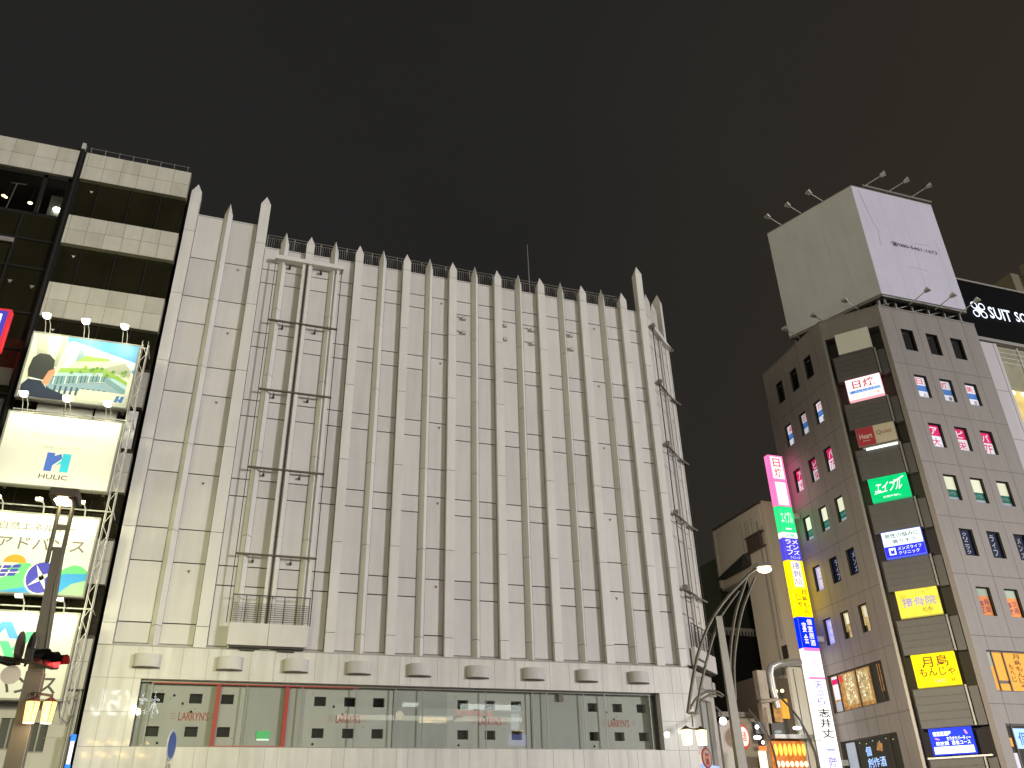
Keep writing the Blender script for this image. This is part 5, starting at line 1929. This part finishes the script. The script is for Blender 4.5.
mb.box(28.348, 28.786, 42.25, 42.35, 3.0, 5.577, 0)
mb.box(28.415, 28.855, 42.24, 42.36, 5.577, 5.826, 1)
mb.build('cloth', [lit('banner_cream', (1.0, .82, .55), 1.2), lit('banner_orange', (.8, .2, .05), .8)], t)
t = thing('flood_lamp', 'dark flood lamp with lit white lens on a slanted arm by the banner', 'lamp', tuple((28.121, 41.8, 6.221)))
mb = MB()
mb.tube([(27.825, 41.9, 7.643), (28.439, 41.9, 6.889), (28.584, 41.9, 6.336)], .06, 6)
q = Vector((28.333, 41.8, 6.674))
mb.box(q.x - .35, q.x + .3, 41.7, 42.0, q.z - .3, q.z + .3)
mb.build('housing', M['metal_dark'], t)
mb = MB()
mb.ball((27.883, 41.5, 6.163), .17, 0, 10, (1.3, .8, .6))
mb.ball((28.176, 41.5, 5.919), .08, 0, 8)
mb.ball((27.952, 41.5, 6.685), .10, 0, 8)
mb.build('lens', lampm, t)
lamp_light('flood_glow', t, Vector((27.216, 40.6, 5.895)), 16, (.95, .98, 1), 'POINT', .15)
t = thing('globe_lamp', 'white lit globe lamp at the foot of the store corner behind the arched lamp', 'lamp', tuple((23.414, 37.5, 6.439)))
mb = MB()
mb.ball((23.414, 37.5, 6.439), .17, 0, 12)
mb.build('globe', lit('globe_white', (.97, 1.0, .93), 9), t)
mb = MB()
mb.tube([(23.414, 37.5, 6.439), (23.945, 38.5, 7.029), (24.982, 40.5, 7.503)], .05, 6)
mb.build('arm', M['metal_grey'], t)
lamp_light('globe_glow', t, Vector((23.102, 37, 6.374)) + Vector((0, -.4, 0)), 55, (.97, 1, .94), 'POINT', .15)
t = thing('no_entry_sign', 'round red rimmed traffic sign at the foot of the store corner', 'sign', (15.4, 26, 0))
FN = Frame((15.455, 26.0), (.87, .49))
nz = 3.826
mb = MB()
mb.disc(FN, 0, nz, .31, -.02, .0, 0, 24)
mb.disc(FN, 0, nz, .25, .0, .006, 1, 24)
mb.rect(-.11, .11, nz - .20, nz + .14, .009, 0, FN)
mb.rect(-.10, .10, nz - .02, nz + .06, .012, 2, FN)
mb.build('plate', [plain('traffic_red', (.45, .06, .05), .4), plain('traffic_cream', (.5, .42, .36), .4), plain('traffic_orange', (.7, .3, .12), .4)], t)
mb = MB()
mb.tube([FN(0, -.05, .1), FN(0, -.05, nz + .3)], .03, 8)
mb.build('post', M['metal_grey'], t)
t = thing('blue_screen', 'blue and white lit shop screen at the foot of the store corner', 'sign', (24.5, 39.5, 4))
mb = MB()
mb.box(.3, 2.9, .02, .12, 3.6, 4.75, 0, FS)
mb.build('screen_box', lit('screen_blue', (.30, .42, .95), 1.2), t)
mb = MB()
mb.text('OPEN 24', FS, .5, 2.7, 4.0, 4.6, .13, 0)
mb.build('lettering', lit('screen_white', (.9, .95, 1), 1.8), t) if False else None
t2 = MB()
for k in range(9):
    a = .45 + k * .27
    t2.box(a, a + .16, .121, .126, 3.8 + .12 * (k % 3), 4.3 + .15 * (k % 2), 0, FS)
t2.build('screen_bars', lit('screen_white', (.85, .92, 1), 1.6), t)
t = thing('light_tube', 'upright white light tube with blue ends at the corner between office and store', 'lamp', (-4.86, 38.6, 2))
mb = MB()
mb.tube([(-4.84, 38.6, 3.4), (-4.84, 38.6, 5.6)], .07, 8, 0)
mb.tube([(-4.84, 38.6, 5.42), (-4.84, 38.6, 5.66)], .10, 8, 1)
mb.tube([(-4.84, 38.6, 4.3), (-4.84, 38.6, 4.6)], .10, 8, 1)
mb.tube([(-4.97, 38.66, 2.0), (-4.97, 38.66, 5.6)], .03, 6, 2)
mb.build('tube', [lit('tube_cold', (.85, .9, 1.0), 1.2), lit('tube_blue', (.03, .2, .9), 1.2), M['metal_dark']], t)
t = thing('parking_sign', 'blue round traffic sign seen almost edge on below the left of the show window', 'sign', (-.95, 30, 0))
FP = Frame((-.95, 30.0), (.26, .97))
mb = MB()
mb.disc(FP, 0, 4.48, .45, -.02, .0, 0, 24)
mb.disc(FP, 0, 4.48, .38, .0, .008, 1, 24)
mb.build('plate', [plain('sign_pale', (.6, .62, .66), .4), plain('sign_blue_paint', (.03, .10, .40), .4)], t)
mb = MB()
mb.tube([FP(0, -.06, .1), FP(0, -.06, 4.9)], .035, 8)
mb.box(-.12, .12, -.01, .01, 3.6, 3.95, 0, FP)
mb.build('post', M['palewall'], t)

# ================================================================== lit canopy of the station side, mirrored in the show window
st = thing('station_canopy', 'long lit white canopy of the station front with red stripes, mirrored in the show window', 'canopy', (20, -4.0, 8))
YV = -4.0


def mir(px_x, px_z):
    return px_x, px_z


cz0, cz1 = 12.409, 13.588
mb = MB()
mb.box(11.431, 29.573, YV - .6, YV, cz0 - .35, cz0, 0)
mb.box(23.387, 29.506, YV - .62, YV, cz1 - .5, cz1, 1)
mb.box(17.626, 18.995, YV - .62, YV, cz1 - .3, cz1, 1)
mb.build('light_strip', [lit('canopy_cream', (1.0, .95, .75), 12), lit('canopy_white', (.9, 1.0, .92), 20)], st)
mb = MB()
mb.box(19.308, 29.588, YV - .5, YV - .1, cz0, cz1 - .5, 0)
mb.box(11.128, 12.053, YV - .5, YV - .1, cz0, cz1 - .2, 0)
mb.build('fascia', lit('canopy_panel', (.75, .85, .75), 3), st)
mb = MB()
xs0 = 22.684
for k in range(4):
    a = xs0 + k * 1.0
    mb.add([(a, YV + .02, cz1 - .6), (a + .55, YV + .02, cz1 - .6), (a + .95, YV + .02, cz0 + .1), (a + .4, YV + .02, cz0 + .1)], [(0, 1, 2, 3)])
mb.build('red_stripe', lit('canopy_red', (1.0, .12, .08), 12), st)
mb = MB()
mb.ball((17.272, YV, 12.494), .35, 0, 10)
for px_ in ((19.818, 12.043, 1.2), (20.802, 12.058, 2.2)):
    mb.box(px_[0] - px_[2] / 2, px_[0] + px_[2] / 2, YV - .2, YV, px_[1] - .25, px_[1] + .25)
mb.build('canopy_lamp', lit('canopy_bulb', (1.0, .86, .55), 18), st)
mb = MB()
mb.box(11.128, 29.594, YV - 3.5, YV - .62, cz1, cz1 + .3)
for k in range(5):
    xx = 11.59 + k * 6.5
    mb.box(xx, xx + .5, YV - 2.5, YV - 2.0, 0, cz1)
mb.build('roof', M['metal_grey'], st)
for px_, pz_, w, h, c in ((29.027, 11.537, .7, 1.6, 'sky'), (29.115, 10.987, .9, 2.0, 'amber'), (29.094, 10.259, 1.6, .8, 'glow')):
    pass
t = thing('upright_signs', 'column of small lit yellow and blue signs below the station canopy, mirrored in the window', 'sign', (29.11, YV, 3))
mb = MB()
xx, z1_, z2_ = 29.115, 11.538, 10.168
mb.box(xx - .6, xx + .2, YV - .3, YV, z1_ - .2, z1_ + 1.2, 0)
mb.box(xx - .2, xx + .6, YV - .3, YV, z2_ + 1.0, z1_ - .3, 1)
mb.box(xx - .9, xx + .9, YV - .3, YV, z2_ - .3, z2_ + .7, 2)
mb.box(xx - .08, xx + .08, YV - .5, YV - .31, 0, z1_ + 1.0, 3)
mb.build('sign_box', [lit('mir_white', (.8, .95, 1), 10), lit('mir_yellow', (1, .7, .1), 16), lit('mir_blue', (.4, .45, 1), 9), M['metal_dark']], t)

t = thing('neon_sign', 'white neon lettering on the station side, mirrored backwards in the polished wall', 'sign', (-6.213, YV, 8))
NX0, NX1, NZ0, NZ1 = -9.608, -4.194, 11.875, 13.991


def NX(p):
    return NX0 + (NX1 - NX0) * (p - 92) / 68


FNE = Frame((0, YV), (1, 0), (0, 1))
mb = MB()
for ch, p0_, p1_ in (('し', 92, 104), ('ら', 108, 120), ('く', 124, 131), ('木', 136, 147), ('木', 148, 160)):
    mb.text(ch, FNE, NX(p1_), NX(p0_), NZ0, NZ1, .02, 0)
mb.build('lettering', lit('neon_white', (.9, .95, 1.0), 22), t)
mb = MB()
bz = 9.571
for k in range(22):
    mb.ball((NX(92 + k * 3.1), YV + .1, bz + .12 * ((k * 7) % 3) - .9 * (k % 2)), .10 + .05 * ((k * 5) % 3), 0, 6)
mb.build('bulb_row', lit('amber_bulb', (1.0, .62, .22), 24), t)
mb = MB()
mb.box(min(NX(88), NX(168)), max(NX(88), NX(168)), YV - .4, YV - .1, NZ0 - .3, NZ1 + .3)
mb.build('sign_back', M['metal_dark'], t)
